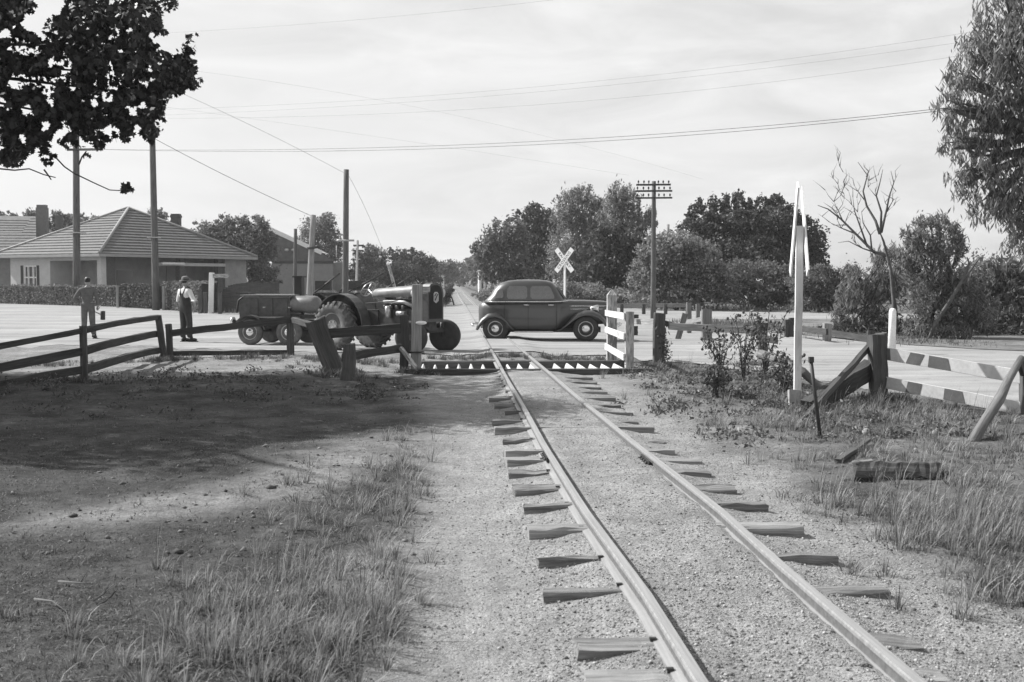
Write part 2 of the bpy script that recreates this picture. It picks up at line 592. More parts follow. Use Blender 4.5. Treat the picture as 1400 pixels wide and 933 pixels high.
def ground_mat():
    m, nt, bs = new_mat('ground_soil')
    t = nt.nodes.new('ShaderNodeTexCoord'); P = t.outputs['Object']
    at = nt.nodes.new('ShaderNodeAttribute'); at.attribute_name = 'bare'
    ag = nt.nodes.new('ShaderNodeAttribute'); ag.attribute_name = 'ballast'
    n1 = tone(nt, P, 1.3, -0.28, 0.28, 6)
    fac = mul(nt, at.outputs['Fac'], n1, 'ADD')
    cl = nt.nodes.new('ShaderNodeClamp'); nt.links.new(fac, cl.inputs[0])
    soil = mul(nt, tone(nt, P, 1.4, 0.18, 0.35, 8), tone(nt, P, 45, 0.70, 1.28, 4, None, 0.7))
    turf = mul(nt, tone(nt, P, 3.5, 0.04, 0.085, 6), tone(nt, P, 70, 0.45, 1.6, 4, None, 0.7))
    c = lerp(nt, turf, soil, cl.outputs[0])
    c = mul(nt, c, mul(nt, tone(nt, P, 11.0, 0.62, 1.30, 6, None, 0.75), tone(nt, P, 0.45, 0.82, 1.15, 4)))
    # ballast of crushed stone
    vo = nt.nodes.new('ShaderNodeTexVoronoi'); vo.inputs['Scale'].default_value = 80; nt.links.new(P, vo.inputs['Vector'])
    sep = nt.nodes.new('ShaderNodeSeparateColor'); nt.links.new(vo.outputs['Color'], sep.inputs[0])
    st = nt.nodes.new('ShaderNodeMapRange'); st.inputs['To Min'].default_value = 0.19; st.inputs['To Max'].default_value = 0.46
    nt.links.new(sep.outputs[0], st.inputs[0])
    stn = mul(nt, mul(nt, st.outputs[0], tone(nt, P, 1.7, 0.72, 1.2, 5)), tone(nt, P, 6.0, 0.8, 1.15, 5, (1, .4, 1)))
    c2 = lerp(nt, c, stn, mul(nt, ag.outputs['Fac'], 0.7))
    nt.links.new(c2, bs.inputs['Base Color'])
    bs.inputs['Roughness'].default_value = 0.95; bs.inputs['Specular IOR Level'].default_value = 0.15
    hh = mul(nt, mul(nt, vo.outputs['Distance'], -0.5), mul(nt, tone(nt, P, 60, 0, 1, 5, None, 0.7), tone(nt, P, 9, 0, 2.2, 5, None, 0.7), 'ADD'), 'ADD')
    bump(nt, bs, hh, 0.55, 0.02)
    return m


M['ground'] = ground_mat()


def road_mat():
    m, nt, bs = new_mat('road_gravel_seal')
    t = nt.nodes.new('ShaderNodeTexCoord'); P = t.outputs['Object']
    a = tone(nt, P, 0.35, 0.21, 0.33, 7, (0.8, 1.3, 1))
    b = tone(nt, P, 30, 0.85, 1.12, 4)
    ru = tone(nt, P, 1.0, 0.80, 1.12, 5, (0.10, 1.6, 1), 0.55, 0.35, 0.65)
    sp_ = tone(nt, P, 2.2, 0.78, 1.06, 3, None, 0.6, 0.30, 0.42)
    nt.links.new(mul(nt, mul(nt, mul(nt, a, ru), sp_), mul(nt, b, 1.08)), bs.inputs['Base Color'])
    bs.inputs['Roughness'].default_value = 0.9; bs.inputs['Specular IOR Level'].default_value = 0.2
    bump(nt, bs, b, 0.3, 0.01)
    return m


M['road'] = road_mat()

# ================================================================== GROUND
def build_ground():
    fr = np.linspace(-0.62, 0.66, 520)                    # radians from +Y, fine in front
    back = np.linspace(0.66, 2 * pi - 0.62, 46)[1:-1]
    ang = np.concatenate([fr, back])
    rr = [0.6]
    while rr[-1] < 70: rr.append(rr[-1] * 1.0105)
    while rr[-1] < 900: rr.append(rr[-1] * 1.09)
    rr = np.array(rr)
    A, R = np.meshgrid(ang, rr)
    X = R * np.sin(A); Y = R * np.cos(A)
    Z = pit_cut(X, Y, Hn(X, Y))
    V = np.stack([X.ravel(), Y.ravel(), Z.ravel()], 1)
    nr, na = X.shape
    i = np.arange(nr - 1)[:, None] * na; j = np.arange(na)[None, :]
    jn = (j + 1) % na
    F = np.stack([(i + j), (i + jn), (i + na + jn), (i + na + j)], -1).reshape(-1, 4)
    F = F[:, ::-1]
    V = np.vstack([V, [[0, 0, float(Hn(np.array([0.]), np.array([0.]))[0])]]])
    me = fast_mesh('ground', V, F, True)
    x, y = V[:, 0], V[:, 1]
    lx = np.abs(x - TX)
    n = fbm(x * 0.9, y * 0.9) - 0.5
    xs = x + n * 1.1
    path = sst(-0.75, -0.1, xs) * (1 - sst(2.4, 3.3, xs))           # trodden strip either side of the rails
    # worn patch running from the lawn to the path
    d = np.abs((x + 2.2) * 0.90 - (y - 8.2) * 0.42 + n * 1.2)
    seg = sst(7.3, 8.2, y) * (1 - sst(13.5, 15, y)) * (x < 0)
    patch = (1 - sst(0.15, 0.85, d)) * seg * 0.75
    yard = sst(19.2, 20.6, y + n * 2.0) * (x < 3.4)
    far = np.where(y > 60, 0.35, 0.0)
    rgt = sst(8.5, 12, y) * (1 - sst(3.2, 5.0, xs)) * (x > 1.3) * 0.7
    ru = sst(4, 9, y) * sst(3.0, 3.6, x) * 0.40
    shade = sst(11.0, 14.0, y) * (x < -0.2) * 0.16
    bare = np.clip(np.maximum.reduce([path, patch, yard, rgt, ru, shade]), 0, 1)
    bare = np.where(y > 62, 0.4 * (np.abs(x - TX) > 3), bare)
    bare = np.where((y > 60) & (np.abs(x - TX) < 2.2), 0.5, bare)
    ball = (1 - sst(0.75, 2.0, lx + n * 0.8)) * (1 - sst(19, 22, y)) + (1 - sst(0.6, 1.4, lx)) * (y > 50)
    for nm, a in (('bare', bare), ('ballast', np.clip(ball, 0, 1))):
        at = me.attributes.new(nm, 'FLOAT', 'POINT'); at.data.foreach_set('value', a.astype(np.float32))
    me.materials.append(M['ground'])
    o = bpy.data.objects.new('ground', me); link(o); o['kind'] = 'structure'


build_ground()


def build_road():
    us = np.concatenate([np.linspace(-700, 0, 40), np.linspace(5, 1400, 280), np.linspace(1410, 1750, 30)])
    n, f = near_far(us)
    nv = 46
    V = []
    for k in range(nv):
        s = k / (nv - 1)
        # even spacing in true distance
        dn = 1.0 / np.maximum(n - 383, 1); df = 1.0 / np.maximum(f - 383, 1)
        wob = (fbm(us * 0.05, us * 0 + 3.1) - 0.5) * 7
        vv = 383 + 1.0 / (1.0 / np.maximum(n + wob - 383, 1) * (1 - s ** 1.5) + df * s ** 1.5)
        for u, v in zip(us, vv):
            p = W(u, v); V.append((p.x, p.y, 0))
    V = np.array(V)
    V[:, 2] = Hn(V[:, 0], V[:, 1]) + 0.008 + 0.012 * (np.abs(V[:, 0] - TX) < 4)
    nu = len(us)
    i = np.arange(nv - 1)[:, None] * nu; j = np.arange(nu - 1)[None, :]
    F = np.stack([i + j, i + j + 1, i + nu + j + 1, i + nu + j], -1).reshape(-1, 4)
    me = fast_mesh('road', V, F, True)
    me.materials.append(M['road'])
    o = bpy.data.objects.new('road', me); link(o); o['kind'] = 'structure'


build_road()


def flat_patch(name, pts, z, m):
    """small sheet laid on the ground; pts in photo pixels, kept as world positions"""
    bm = bmesh.new()
    vs_ = [bm.verts.new(W(u, v, 0)) for u, v in pts]
    bm.faces.new(vs_)
    bmesh.ops.triangulate(bm, faces=bm.faces)
    for _ in range(4):
        bmesh.ops.subdivide_edges(bm, edges=bm.edges, cuts=1)
    for v in bm.verts:
        v.co.z = H(v.co.x, v.co.y) + z
    bmesh.ops.recalc_face_normals(bm, faces=bm.faces)
    me = bpy.data.meshes.new(name); bm.to_mesh(me); bm.free()
    me.materials.append(m)
    o = bpy.data.objects.new(name, me); link(o); o['kind'] = 'structure'


m_, nt_, bs_ = new_mat('verge_soil')
t_ = nt_.nodes.new('ShaderNodeTexCoord')
c_ = mul(nt_, tone(nt_, t_.outputs['Object'], 1.2, 0.07, 0.22, 6), tone(nt_, t_.outputs['Object'], 12, 0.6, 1.3, 5))
nt_.links.new(c_, bs_.inputs['Base Color']); bs_.inputs['Roughness'].default_value = 0.95
M['verge'] = m_
flat_patch('grass_verge', [(935, 437), (1140, 437), (1230, 436), (1420, 438), (1500, 440), (1500, 486), (1400, 481), (1330, 478), (1250, 473), (1180, 467), (1100, 459), (1030, 453), (960, 446)], 0.022, M['verge'])


# ================================================================== RAILS
LAY = {0.94: ([0, 5.5, 7.6, 10.8, 20, 30, 75, 300], [0, 0, -.06, -.085, -.06, -.03, -.03, 0]), 1.755: ([0, 6, 7.6, 10.8, 20, 32, 45, 75, 300], [0, 0, .02, -.065, -.15, -.24, -.24, -.18, -.08])}


def rail(x0, name, label):
    prof = [(-0.052, 0), (-0.052, 0.010), (-0.010, 0.022), (-0.008, 0.068), (-0.027, 0.078), (-0.027, 0.094), (-0.021, 0.100),
            (0.021, 0.100), (0.027, 0.094), (0.027, 0.078), (0.008, 0.068), (0.010, 0.022), (0.052, 0.010), (0.052, 0)]
    ys = list(np.arange(-2, 30, 0.5)) + list(np.arange(30, 380, 5.0))
    mb = MB(); rings = []
    for y in ys:
        wx = float(np.interp(y, *LAY[x0])) + 0.004 * sin(y * 0.55 + x0) + (0.018 * sin(y * 0.09 + 1)) * (1 if y > 30 else y / 30 if y > 0 else 0)
        wz = 0.004 * sin(y * 0.8 + x0 * 3)
        rings.append([Vector((x0 + wx + px, y, RAILTOP - 0.10 + pz + wz)) for px, pz in prof])
    mb.ring(rings, True, True, None, False)
    r = thing('rail', (x0, -2, 0.03), label, 'rail', 'rails of the narrow track')
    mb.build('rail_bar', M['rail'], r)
    return r


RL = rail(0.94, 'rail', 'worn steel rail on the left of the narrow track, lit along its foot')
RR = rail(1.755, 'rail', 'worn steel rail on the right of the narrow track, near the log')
# joint plates with bolts, seen on both rails at the double sleepers
for R_, x0, yj in ((RL, 0.94 - .08, 10.25), (RR, 1.755 - .05, 10.0)):
    for s in (-1, 1):
        mb = MB(); mb.box((x0 + s * 0.018, yj, RAILTOP - 0.055), (0.014, 0.42, 0.042))
        for q in (-0.15, -0.05, 0.05, 0.15):
            mb.lathe((x0 + s * 0.025, yj + q, RAILTOP - 0.055), (s, 0, 0), [(0, 0.014), (0.016, 0.014), (0.018, 0.006), (0.03, 0.006)], 8)
        mb.build('joint_plate', M['iron'], R_)

SLP = [(930, 800, 1300, 0), (883, 786, 1262, 1), (810, 742, 1215, 2), (768, 737, 1142, 1), (728, 722, 1097, 3), (695, 716, 1047, 1), (671, 703, 1003, 1),
       (648, 697, 968, 1), (632, 692, 957, 3), (621, 690, 920, 3), (604, 688, 905, 1), (590, 677, 891, 3), (577, 673, 868, 2), (566, 690, 862, 1),
       (556, 676, 845, 1), (546, 668, 838, 2), (537, 690, 826, 3), (530, 686, 818, 2), (523, 690, 812, 1), (517, 690, 806, 2)]
ORD = ['nearest', 'second', 'third', 'fourth', 'fifth', 'sixth', 'seventh', 'eighth', 'ninth', 'tenth', 'eleventh', 'twelfth', 'thirteenth', 'fourteenth',
       'fifteenth', 'sixteenth', 'seventeenth', 'eighteenth', 'nineteenth', 'twentieth']
for k, (v, ul, ur, kind) in enumerate(SLP):
    a = W(ul, v, 0.02); b = W(ur, v - 3, 0.02)
    y = a.y
    a = Vector((a.x, y + random.uniform(-.03, .03), 0.030 - 0.050 + (.012 if kind == 3 else 0) + random.uniform(-.012, .012))); b = Vector((b.x, y + random.uniform(-.03, .03), 0.030 - 0.068 + (.014 if kind == 3 else 0) + random.uniform(-.016, .010)))
    mb = MB()
    th = 0.13
    mb.plank(a, b, th, random.uniform(0.12, 0.19) * (0.8 if kind == 1 else 1), taper=random.uniform(.82, 1.15), seg=16, jit=0.014 if kind == 1 else 0.007, ch=0.12)
    mt = M['sleeper_pale'] if kind in (0, 3) else M['sleeper']
    t = thing('sleeper', ((a.x + b.x) / 2, y, 0), '%s timber sleeper half buried in gravel, %s counting up from the photo\'s bottom edge' % ('pale split' if kind in (0, 3) else 'dark weathered', ORD[k]), 'sleeper', 'timber sleepers under the rails')
    mb.build('sleeper_beam', mt, t)
    for x0 in (0.94, 1.755):
        for s in (-1, 1):
            sp = MB(); q = Vector((x0 + float(np.interp(y, *LAY[x0])) + s * 0.055, y + random.uniform(-.03, .03), 0.02))
            sp.box(q + Vector((0, 0, 0.005)), (0.014, 0.014, 0.05)); sp.box(q + Vector((-s * 0.006, 0, 0.031)), (0.030, 0.022, 0.010))
            sp.build('spike', M['iron'], t)


# ================================================================== CATTLE PIT
g = thing('cattle_grid', ((PIT_X0 + PIT_X1) / 2, 21.6, 0), 'timber cattle pit with pale angled slats between white fence wings', 'cattle grid')
mb = MB(); mb.plank((PIT_X0 - .15, PIT_Y0 - 0.02, -0.045), (PIT_X1 + .12, PIT_Y0 - 0.02, -0.045), 0.24, 0.20, seg=12, jit=0.006); mb.build('beam', M['dark_wood'], g)
mb = MB(); mb.plank((PIT_X0 - .15, PIT_Y1 + .02, -0.04), (PIT_X1 + .12, PIT_Y1 + .02, -0.04), 0.20, 0.2, seg=12, jit=0.006); mb.build('beam', M['post'], g)
x = PIT_X0 + 0.1; k = 0
while x < PIT_X1:
    if not (0.85 < x < 1.05 or 1.66 < x < 1.85):
        mb = MB(); w = 0.075
        mb.prism([(x - w, -0.16), (x + w, -0.16), (x + 0.012, 0.012 + random.uniform(-.02, .01)), (x - 0.012, 0.012 + random.uniform(-.02, .01))], PIT_Y0 + 0.085, PIT_Y1 - 0.085, 'xz')
        mb.build('slat', M['white_wood'], g)
    x += 0.232
mb = MB()
for xx in (PIT_X0 - 0.02, PIT_X1 + 0.02): mb.box((xx, 21.65, -0.32), (0.06, 2.18, 0.5))
for yy in (PIT_Y0 - 0.11, PIT_Y1 + 0.11): mb.box((1.4, yy, -0.34), (4.0, 0.05, 0.5))
mb.build('pit_lining', M['dark_wood'], g)


# ================================================================== FENCES
def vpost(mb, base, h, w, d, lean=(0, 0), top=None, seg=5, jit=0.006, sink=0.15):
    b = Vector(base)
    p0 = b - Vector((0, 0, sink)); p1 = b + Vector((lean[0], lean[1], h))
    mb.plank(p0, p1, w, d, up=(1, 0, 0), seg=seg, jit=jit, point=0.10 if top == 'point' else 0.0)


def G_(u, v):
    p = W(u, v); p.z = H(p.x, p.y); return p


# ---- white wing fence on the right of the crossing
wg = thing('wing_fence', (3.3, 22.3, 0), 'white wing fence with three rails and pointed post right of the moving car', 'fence')
p1 = Vector((3.28, 23.6, 0)); p2 = Vector((3.21, 20.78, 0))
mb = MB(); mb.plank(p1 + Vector((0, 0, -.2)), p1 + Vector((0, 0, 1.33)), 0.19, 0.19, up=(1, 0, 0), seg=5, jit=0.004, ch=0.06, point=0.12); mb.build('post', M['worn_white'], wg)
mb = MB(); mb.plank(p2 + Vector((0, 0, -.2)), p2 + Vector((0, 0, 1.07)), 0.15, 0.13, up=(1, 0, 0), seg=4, jit=0.004); mb.build('post', M['worn_white'], wg)
for z1, z2 in ((0.97, 0.99), (0.63, 0.63), (0.29, 0.26)):
    mb = MB(); mb.plank(p1 + Vector((-0.12, 0.05, z1)), p2 + Vector((-0.10, -0.04, z2)), 0.115, 0.035, seg=5, jit=0.003); mb.build('rail_board', M['flaky'], wg)

# ---- left: tall weathered post beside dark post
gp = thing('gate_post', (-0.62, 20.5, 0), 'tall grey weathered post with faded paint in front of the tractor', 'post')
mb = MB(); q = W(570, 509); mb.plank(q + Vector((-.02, 0, -.2)), q + Vector((0.02, 0, 1.55)), 0.185, 0.17, up=(1, 0, 0), seg=8, jit=0.006, ch=0.08); mb.build('shaft', M['grey_wood'], gp)
mb = MB(); mb.box(q + Vector((0.13, -0.05, 1.47)), (0.22, 0.07, 0.10)); mb.build('top_block', M['worn_white'], gp)
mb = MB(); mb.ell(q + Vector((0.08, -0.11, 0.88)), (0.10, 0.05, 0.035)); mb.build('bracket', M['clean_white'], gp)
mb = MB(); mb.plank(WD(548, 476, 20.6), WD(569, 503, 20.3), 0.07, 0.05, seg=3); mb.build('brace', M['worn_white'], gp)
mb = MB(); mb.lathe(q + Vector((0, 0, 0.36)), (0, 0, 1), [(-0.012, 0.135), (0.012, 0.135)], 14); mb.build('wire_band', M['iron'], gp)

# ---- left fence, near panel (three rails) and its posts
lf = thing('rail_fence', (-7.5, 20.5, 0), 'three-rail timber fence on the left in front of the worker with mallet', 'fence', 'timber fences beside the track')
A = G_(117, 521); B = G_(221, 492); C0 = G_(-260, 575)
mb = MB(); mb.plank(A + Vector((-.02, 0, -.2)), A + Vector((-.02, 0, 0.90)), 0.10, 0.10, up=(1, 0, 0), jit=0.008); mb.build('post', M['post'], lf)
mb = MB(); mb.plank(B + Vector((0.08, 0, -.2)), B + Vector((-.06, 0, 0.90)), 0.12, 0.11, up=(1, 0, 0), jit=0.008); mb.build('post', M['post'], lf)
for (ua, va, ub, vb, uc, vc, w) in ((-260, 522, 117, 452, 218, 434, 0.085), (-260, 552, 117, 480, 214, 457, 0.12), (-260, 572, 117, 505, 216, 479, 0.115)):
    pa = WD(ua, va, C0.y); pb = WD(ub, vb, A.y + 0.1); pc = WD(uc, vc, B.y + 0.08)
    mb = MB(); mb.plank(pa, pb, w, 0.06, seg=10, jit=0.010); mb.build('rail_board', M['dark_wood'], lf)
    mb = MB(); mb.plank(pb, pc, w * 1.1, 0.06, seg=8, jit=0.010, bow=0.02); mb.build('rail_board', M['dark_wood'], lf)

# ---- left fence, second panel
lf2 = thing('rail_fence', (-3.3, 22.3, 0), 'low two-rail fence sagging before the compressor trailer with leaning thick posts', 'fence', 'timber fences beside the track')
A = G_(233, 491); mb = MB(); mb.plank(A + Vector((0.02, 0, -.2)), A + Vector((-.03, 0, 0.72)), 0.11, 0.10, up=(1, 0, 0), jit=0.008); mb.build('post', M['post'], lf2)
B = G_(397, 487); mb = MB(); mb.plank(B + Vector((0, 0, -.2)), B + Vector((0, 0, 0.70)), 0.14, 0.13, up=(1, 0, 0), jit=0.008); mb.build('post', M['post'], lf2)
C = G_(458, 508); Ct = WD(432, 437, C.y - 0.1); mb = MB(); mb.plank(C + (C - Ct) * .15, Ct, 0.29, 0.20, up=(1, 0, 0), seg=7, jit=0.018, taper=1.1); mb.build('leaning_post', M['post'], lf2)
D_ = G_(474, 521); Dt = WD(477, 470, D_.y); mb = MB(); mb.plank(D_ - Vector((0, 0, .2)), Dt, 0.23, 0.2, up=(1, 0, 0), seg=6, jit=0.016, taper=0.8); mb.build('stump_post', M['post'], lf2)
E = G_(553, 509); mb = MB(); mb.plank(E - Vector((0, 0, .2)), WD(553, 431, E.y), 0.16, 0.15, up=(1, 0, 0), jit=0.01); mb.build('post', M['dark_wood'], lf2)
for (ua, va, Ya, ub, vb, Yb, w) in ((234, 456, A.y, 400, 437, B.y, 0.14), (234, 484, A.y + .1, 398, 482, B.y + .1, 0.10), (400, 438, B.y, 437, 447, C.y + .1, 0.12), (437, 457, C.y, 548, 449, E.y, 0.16), (470, 489, D_.y + .1, 548, 476, E.y, 0.13)):
    mb = MB(); mb.plank(WD(ua, va, Ya - .08), WD(ub, vb, Yb - .08), w, 0.06, seg=7, jit=0.010); mb.build('rail_board', M['dark_wood'], lf2)

# ---- right fence past the wing
rf = thing('rail_fence', (5.0, 22, 0), 'sagging grey timber fence right of the wing fence with thick weathered post', 'fence', 'timber fences beside the track')
A = G_(900, 500); mb = MB(); mb.plank(A - Vector((0, 0, .2)), A + Vector((0.02, 0, 1.02)), 0.22, 0.18, up=(1, 0, 0), seg=7, jit=0.014); mb.build('post', M['post'], rf)
B = G_(1042, 492); mb = MB(); mb.plank(B - Vector((0, 0, .2)), WD(1043, 442, B.y), 0.16, 0.15, up=(1, 0, 0), jit=0.012); mb.build('post', M['dark_wood'], rf)
mb = MB(); mb.plank(WD(908, 442, A.y + .1), WD(917, 444, A.y + .2), 0.10, 0.05, seg=2); mb.build('rail_stub', M['dark_wood'], rf)
mb = MB(); mb.plank(WD(866, 440, A.y + 1.6), WD(896, 441, A.y + .3), 0.11, 0.05, seg=4); mb.build('rail_board', M['grey_wood'], rf)
mb = MB(); mb.plank(WD(914, 446, A.y + .12), WD(1040, 453, B.y + .12), 0.13, 0.05, seg=8, jit=0.012); mb.build('rail_board', M['grey_wood'], rf)
mb = MB(); mb.plank(WD(1040, 462, B.y - .1), WD(1062, 466, B.y - 0.6), 0.12, 0.06, seg=3); mb.build('rail_stub', M['dark_wood'], rf)

# ---- ruined gate posts in the middle distance
rg = thing('broken_fence', (9.6, 36, 0), 'broken grey posts with leaning boards beyond the road, right of the telegraph pole', 'fence')
for (u, v, vt, w, lean, mt) in ((942, 456, 414, 0.15, 0, 'mid_wood'), (954, 447, 416, 0.13, 0, 'mid_wood'), (966, 466, 423, 0.26, 0, 'mid_wood')):
    p = W(u, v); mb = MB(); mb.plank(p - Vector((0, 0, .2)), WD(u, vt, p.y), w, 0.14, up=(1, 0, 0), jit=0.008); mb.build('post', M[mt], rg)
p = W(927, 464); mb = MB(); mb.plank(p, WD(937, 429, p.y), 0.16, 0.06, up=(1, 0, 0)); mb.build('brace', M['mid_wood'], rg)
mb = MB(); mb.plank(WD(936, 441, 33), WD(962, 436, 32), 0.12, 0.05); mb.build('rail_board', M['grey_wood'], rg)
p = W(930, 464)
for (ua, va, ub, vb) in ((866, 433, 873, 433), ):
    mb = MB(); mb.plank(WD(ua, va, 31), WD(ub, vb, 31), 0.1, 0.06); mb.build('rail_stub', M['dark_wood'], rg)
p = W(869, 459); mb = MB(); mb.plank(p, WD(869, 446, p.y), 0.13, 0.12, up=(1, 0, 0)); mb.build('post', M['dark_wood'], rg)

# ---- far field fence behind the road, dark top rail
ff = thing('field_fence', (10, 58, 0), 'long dark rail fence along the far side of the road under the trees', 'fence')
mb = MB(); mb.plank(WD(842, 418, 60), WD(942, 418, 56), 0.20, 0.06, seg=6, jit=.01); mb.build('rail_board', M['dark_wood'], ff)
for u in (850, 880, 910, 940):
    p = W(u, 430); mb = MB(); mb.plank(p, WD(u, 416, p.y), 0.16, 0.14, up=(1, 0, 0)); mb.build('post', M['dark_wood'], ff)

vf = thing('rail_fence', (11.2, 32, 0), 'low dark rail fence on the grass verge behind the white sign post', 'fence', 'timber fences beside the track')
for (u, v, vt, w, mt) in ((1076, 461, 437, 0.14, 'dark_wood'), (1083, 461, 435, 0.16, 'dark_wood'), (1131, 467, 442, 0.20, 'grey_wood'), (1190, 474, 452, 0.15, 'dark_wood')):
    p = W(u, v); mb = MB(); mb.plank(p - Vector((0, 0, .2)), WD(u, vt, p.y), w, 0.14, up=(1, 0, 0), jit=.01); mb.build('post', M[mt], vf)
for (a, b) in (((1086, 449), (1131, 454)), ((1131, 454), (1190, 464))):
    mb = MB(); mb.plank(WD(a[0], a[1], W(a[0], 462).y), WD(b[0], b[1], W(b[0], 469).y), 0.16, 0.06, seg=4, jit=.01); mb.build('rail_board', M['dark_wood'], vf)

# ---- striped fence with big split post
sf = thing('striped_fence', (6.5, 15, 0), 'white road fence boards with black stripes beside a big split post', 'fence')
A = G_(1200, 556); At = WD(1198, 458, A.y)
mb = MB(); mb.plank(A - Vector((0, 0, .2)), At, 0.155, 0.20, up=(1, 0, 0), seg=9, jit=0.012, ch=0.06)
mb.plank(A + Vector((.085, 0.03, -.2)), At + Vector((.075, 0.03, 0.02)), 0.085, 0.19, up=(1, 0, 0), seg=9, jit=0.010, ch=0.06); mb.build('post', M['post'], sf)
Z_ = G_(1405, 574); mb = MB(); mb.plank(Z_ - Vector((0, 0, .2)), WD(1401, 488, Z_.y), 0.12, 0.12, up=(1, 0, 0), jit=.01); mb.build('post', M['post'], sf)


def striped(pts, w, stripes):
    p0, p1 = pts
    d = (p1 - p0)
    mb = MB(); mb.plank(p0, p1, w, 0.035, seg=8, jit=0.002, ch=0.05); bd = mb.build('rail_board', M['white_board'], sf)
    for s0, s1, sl in stripes:
        # painted stripe: thin skin wrapped 3 mm proud of the board face
        up = Vector((0, 0, 1)); dn = d.normalized(); b = dn.cross(up).normalized()
        up = b.cross(dn)
        off = b * 0.0225
        if off.y > 0: off = -off
        a0 = p0 + d * s0; a1 = p0 + d * s1
        h = w / 2 - 0.006
        P = [a0 - up * h + dn * 0, a1 - up * h + dn * sl, a1 + up * h, a0 + up * h]
        if sl < 0: P = [a0 - up * h + dn * sl, a1 - up * h + dn * sl, a1 + up * h, a0 + up * h]
        m2 = MB(); m2.add([q + off for q in P] + [q + off * 0.8 for q in P], [(0, 1, 2, 3), (7, 6, 5, 4), (0, 4, 5, 1), (1, 5, 6, 2), (2, 6, 7, 3), (3, 7, 4, 0)])
        m2.build('stripe', M['stripe'], bd)


M['white_board'] = paint('dusty_white_board', 0.52, 0.8, 0.08, 3)
M['stripe'] = paint('faded_black_stripe', 0.11, 0.9, 0.2, 6)
striped((WD(1207, 483, A.y - .0), WD(1404, 517, Z_.y + .0)), 0.155, ((0.0, 0.055, .03), (0.21, 0.31, -.05), (0.345, 0.475, .06)))
striped((WD(1205, 522, A.y - .0), WD(1404, 560, Z_.y + .0)), 0.150, ((0.0, 0.045, 0), (0.20, 0.30, -.02), (0.46, 0.58, .05)))

pr = thing('prop_timber', (6.0, 15.4, 0), 'thin pale prop leaning from the ground to the big split post', 'timber')
mb = MB(); mb.plank(G_(1100, 575) + Vector((0, 0, .0)), WD(1190, 473, A.y + .15), 0.075, 0.06, seg=7, jit=.008); mb.build('prop_bar', M['post'], pr)
pr = thing('prop_timber', (6.0, 15.4, 0), 'thick dark charred timber propped low against the big split post', 'timber')
mb = MB(); mb.plank(G_(1104, 566), WD(1188, 505, A.y + .12), 0.23, 0.16, seg=9, jit=.02); mb.build('prop_bar', M['dark_wood'], pr)
lg = thing('fallen_log', (6, 18, 0), 'dark fallen log sloping down behind the white sign post', 'log')
pa = WD(1040, 484, 18.2); pb = WD(1098, 509, 16.3); pc = G_(1130, 540)
mb = MB(); mb.tube([pa, pa.lerp(pb, .5) + Vector((0, 0, .02)), pb, pb.lerp(pc, .6), pc], [0.07, 0.075, 0.065, 0.05, 0.04], 9); mb.build('log_trunk', M['mid_wood'], lg)

ib = thing('iron_stake', G_(1122, 598), 'thin black iron bar stuck leaning in the grass by the white sign post', 'stake')
mb = MB(); p = G_(1122, 598); mb.tube([p - Vector((-.01, 0, .1)), WD(1115, 545, p.y), WD(1109, 496, p.y)], 0.020, 8); mb.build('stake_rod', M['iron'], ib)
mb = MB(); mb.box(WD(1109, 492, p.y), (0.05, 0.04, 0.06)); mb.build('stake_head', M['iron'], ib)

wp = thing('marker_post', W(1219, 484), 'short white round-topped marker post behind the big split post', 'post')
p = W(1219, 484); pt = WD(1220.5, 424, p.y)
mb = MB(); mb.lathe(p - Vector((0, 0, .1)), (pt - p), [(0, .085), ((pt - p).length + .06, .08), ((pt - p).length + .12, .06), ((pt - p).length + .14, .02)], 14); mb.build('post_shaft', M['clean_white'], wp)

ll = thing('leaning_branch', G_(1330, 604), 'knotty grey branch leaning against the end post of the striped fence', 'branch')
p = G_(1331, 606); q = WD(1396, 490, Z_.y - .15)
mb = MB(); mb.tube([p - (q - p) * .05, p.lerp(q, .2), p.lerp(q, .45) + Vector((.03, 0, .02)), p.lerp(q, .7), q], [0.062, 0.052, 0.060, 0.045, 0.04], 9); mb.build('branch_limb', M['mid_wood'], ll)
mb = MB(); mb.tube([p.lerp(q, .95), WD(1398, 512, Z_.y - .1)], [0.04, 0.03], 7); mb.build('branch_stub', M['post'], ll)

lo = thing('log', G_(1222, 660), 'short dark split log lying in the grass right of the rails', 'log')
pa = G_(1166, 655) + Vector((0, 0, .09)); pb = G_(1284, 657) + Vector((0, 0, .08))
mb = MB(); mb.plank(pa + Vector((0, 0, -.02)), pb + Vector((0, 0, -.03)), 0.17, 0.19, seg=16, jit=0.013, ch=0.62, taper=.92); mb.build('log_trunk', M['post'], lo)
mb = MB(); mb.plank(pa + Vector((.0, -.02, .055)), pa + Vector((.17, .0, .07)), 0.022, 0.08, seg=4, jit=.006); mb.build('bark_flake', M['mid_wood'], lo)
mb = MB(); mb.plank(pb + Vector((-.06, -.03, -.05)), pb + Vector((.11, -.03, -.07)), .07, .07, seg=3, jit=.01); mb.build('broken_end', M['dark_wood'], lo)
pk = thing('plank', G_(1165, 624), 'small weathered board lying above the split log', 'plank')
mb = MB(); mb.plank(G_(1146, 636) + Vector((0, 0, .02)), G_(1187, 613) + Vector((0, 0, .05)), 0.03, 0.07, seg=4); mb.build('plank_board', M['post'], pk)
for (u, v, r, lab) in ((1184, 597, .045, 'pale stone in the grass left of the small weathered board'), (1279, 596, .04, 'pale stone in the grass right of the big split post'), (1251, 624, .03, 'small pale stone above the split log')):
    p = G_(u, v); mb = MB(); mb.ell(p + Vector((0, 0, r * .5)), (r, r * .8, r), 8, 6, Euler((.4, .3, u)).to_matrix()); o = mb.build('stone', M['concrete']); tag(o, lab, 'stone', 'pale stones in the right verge')

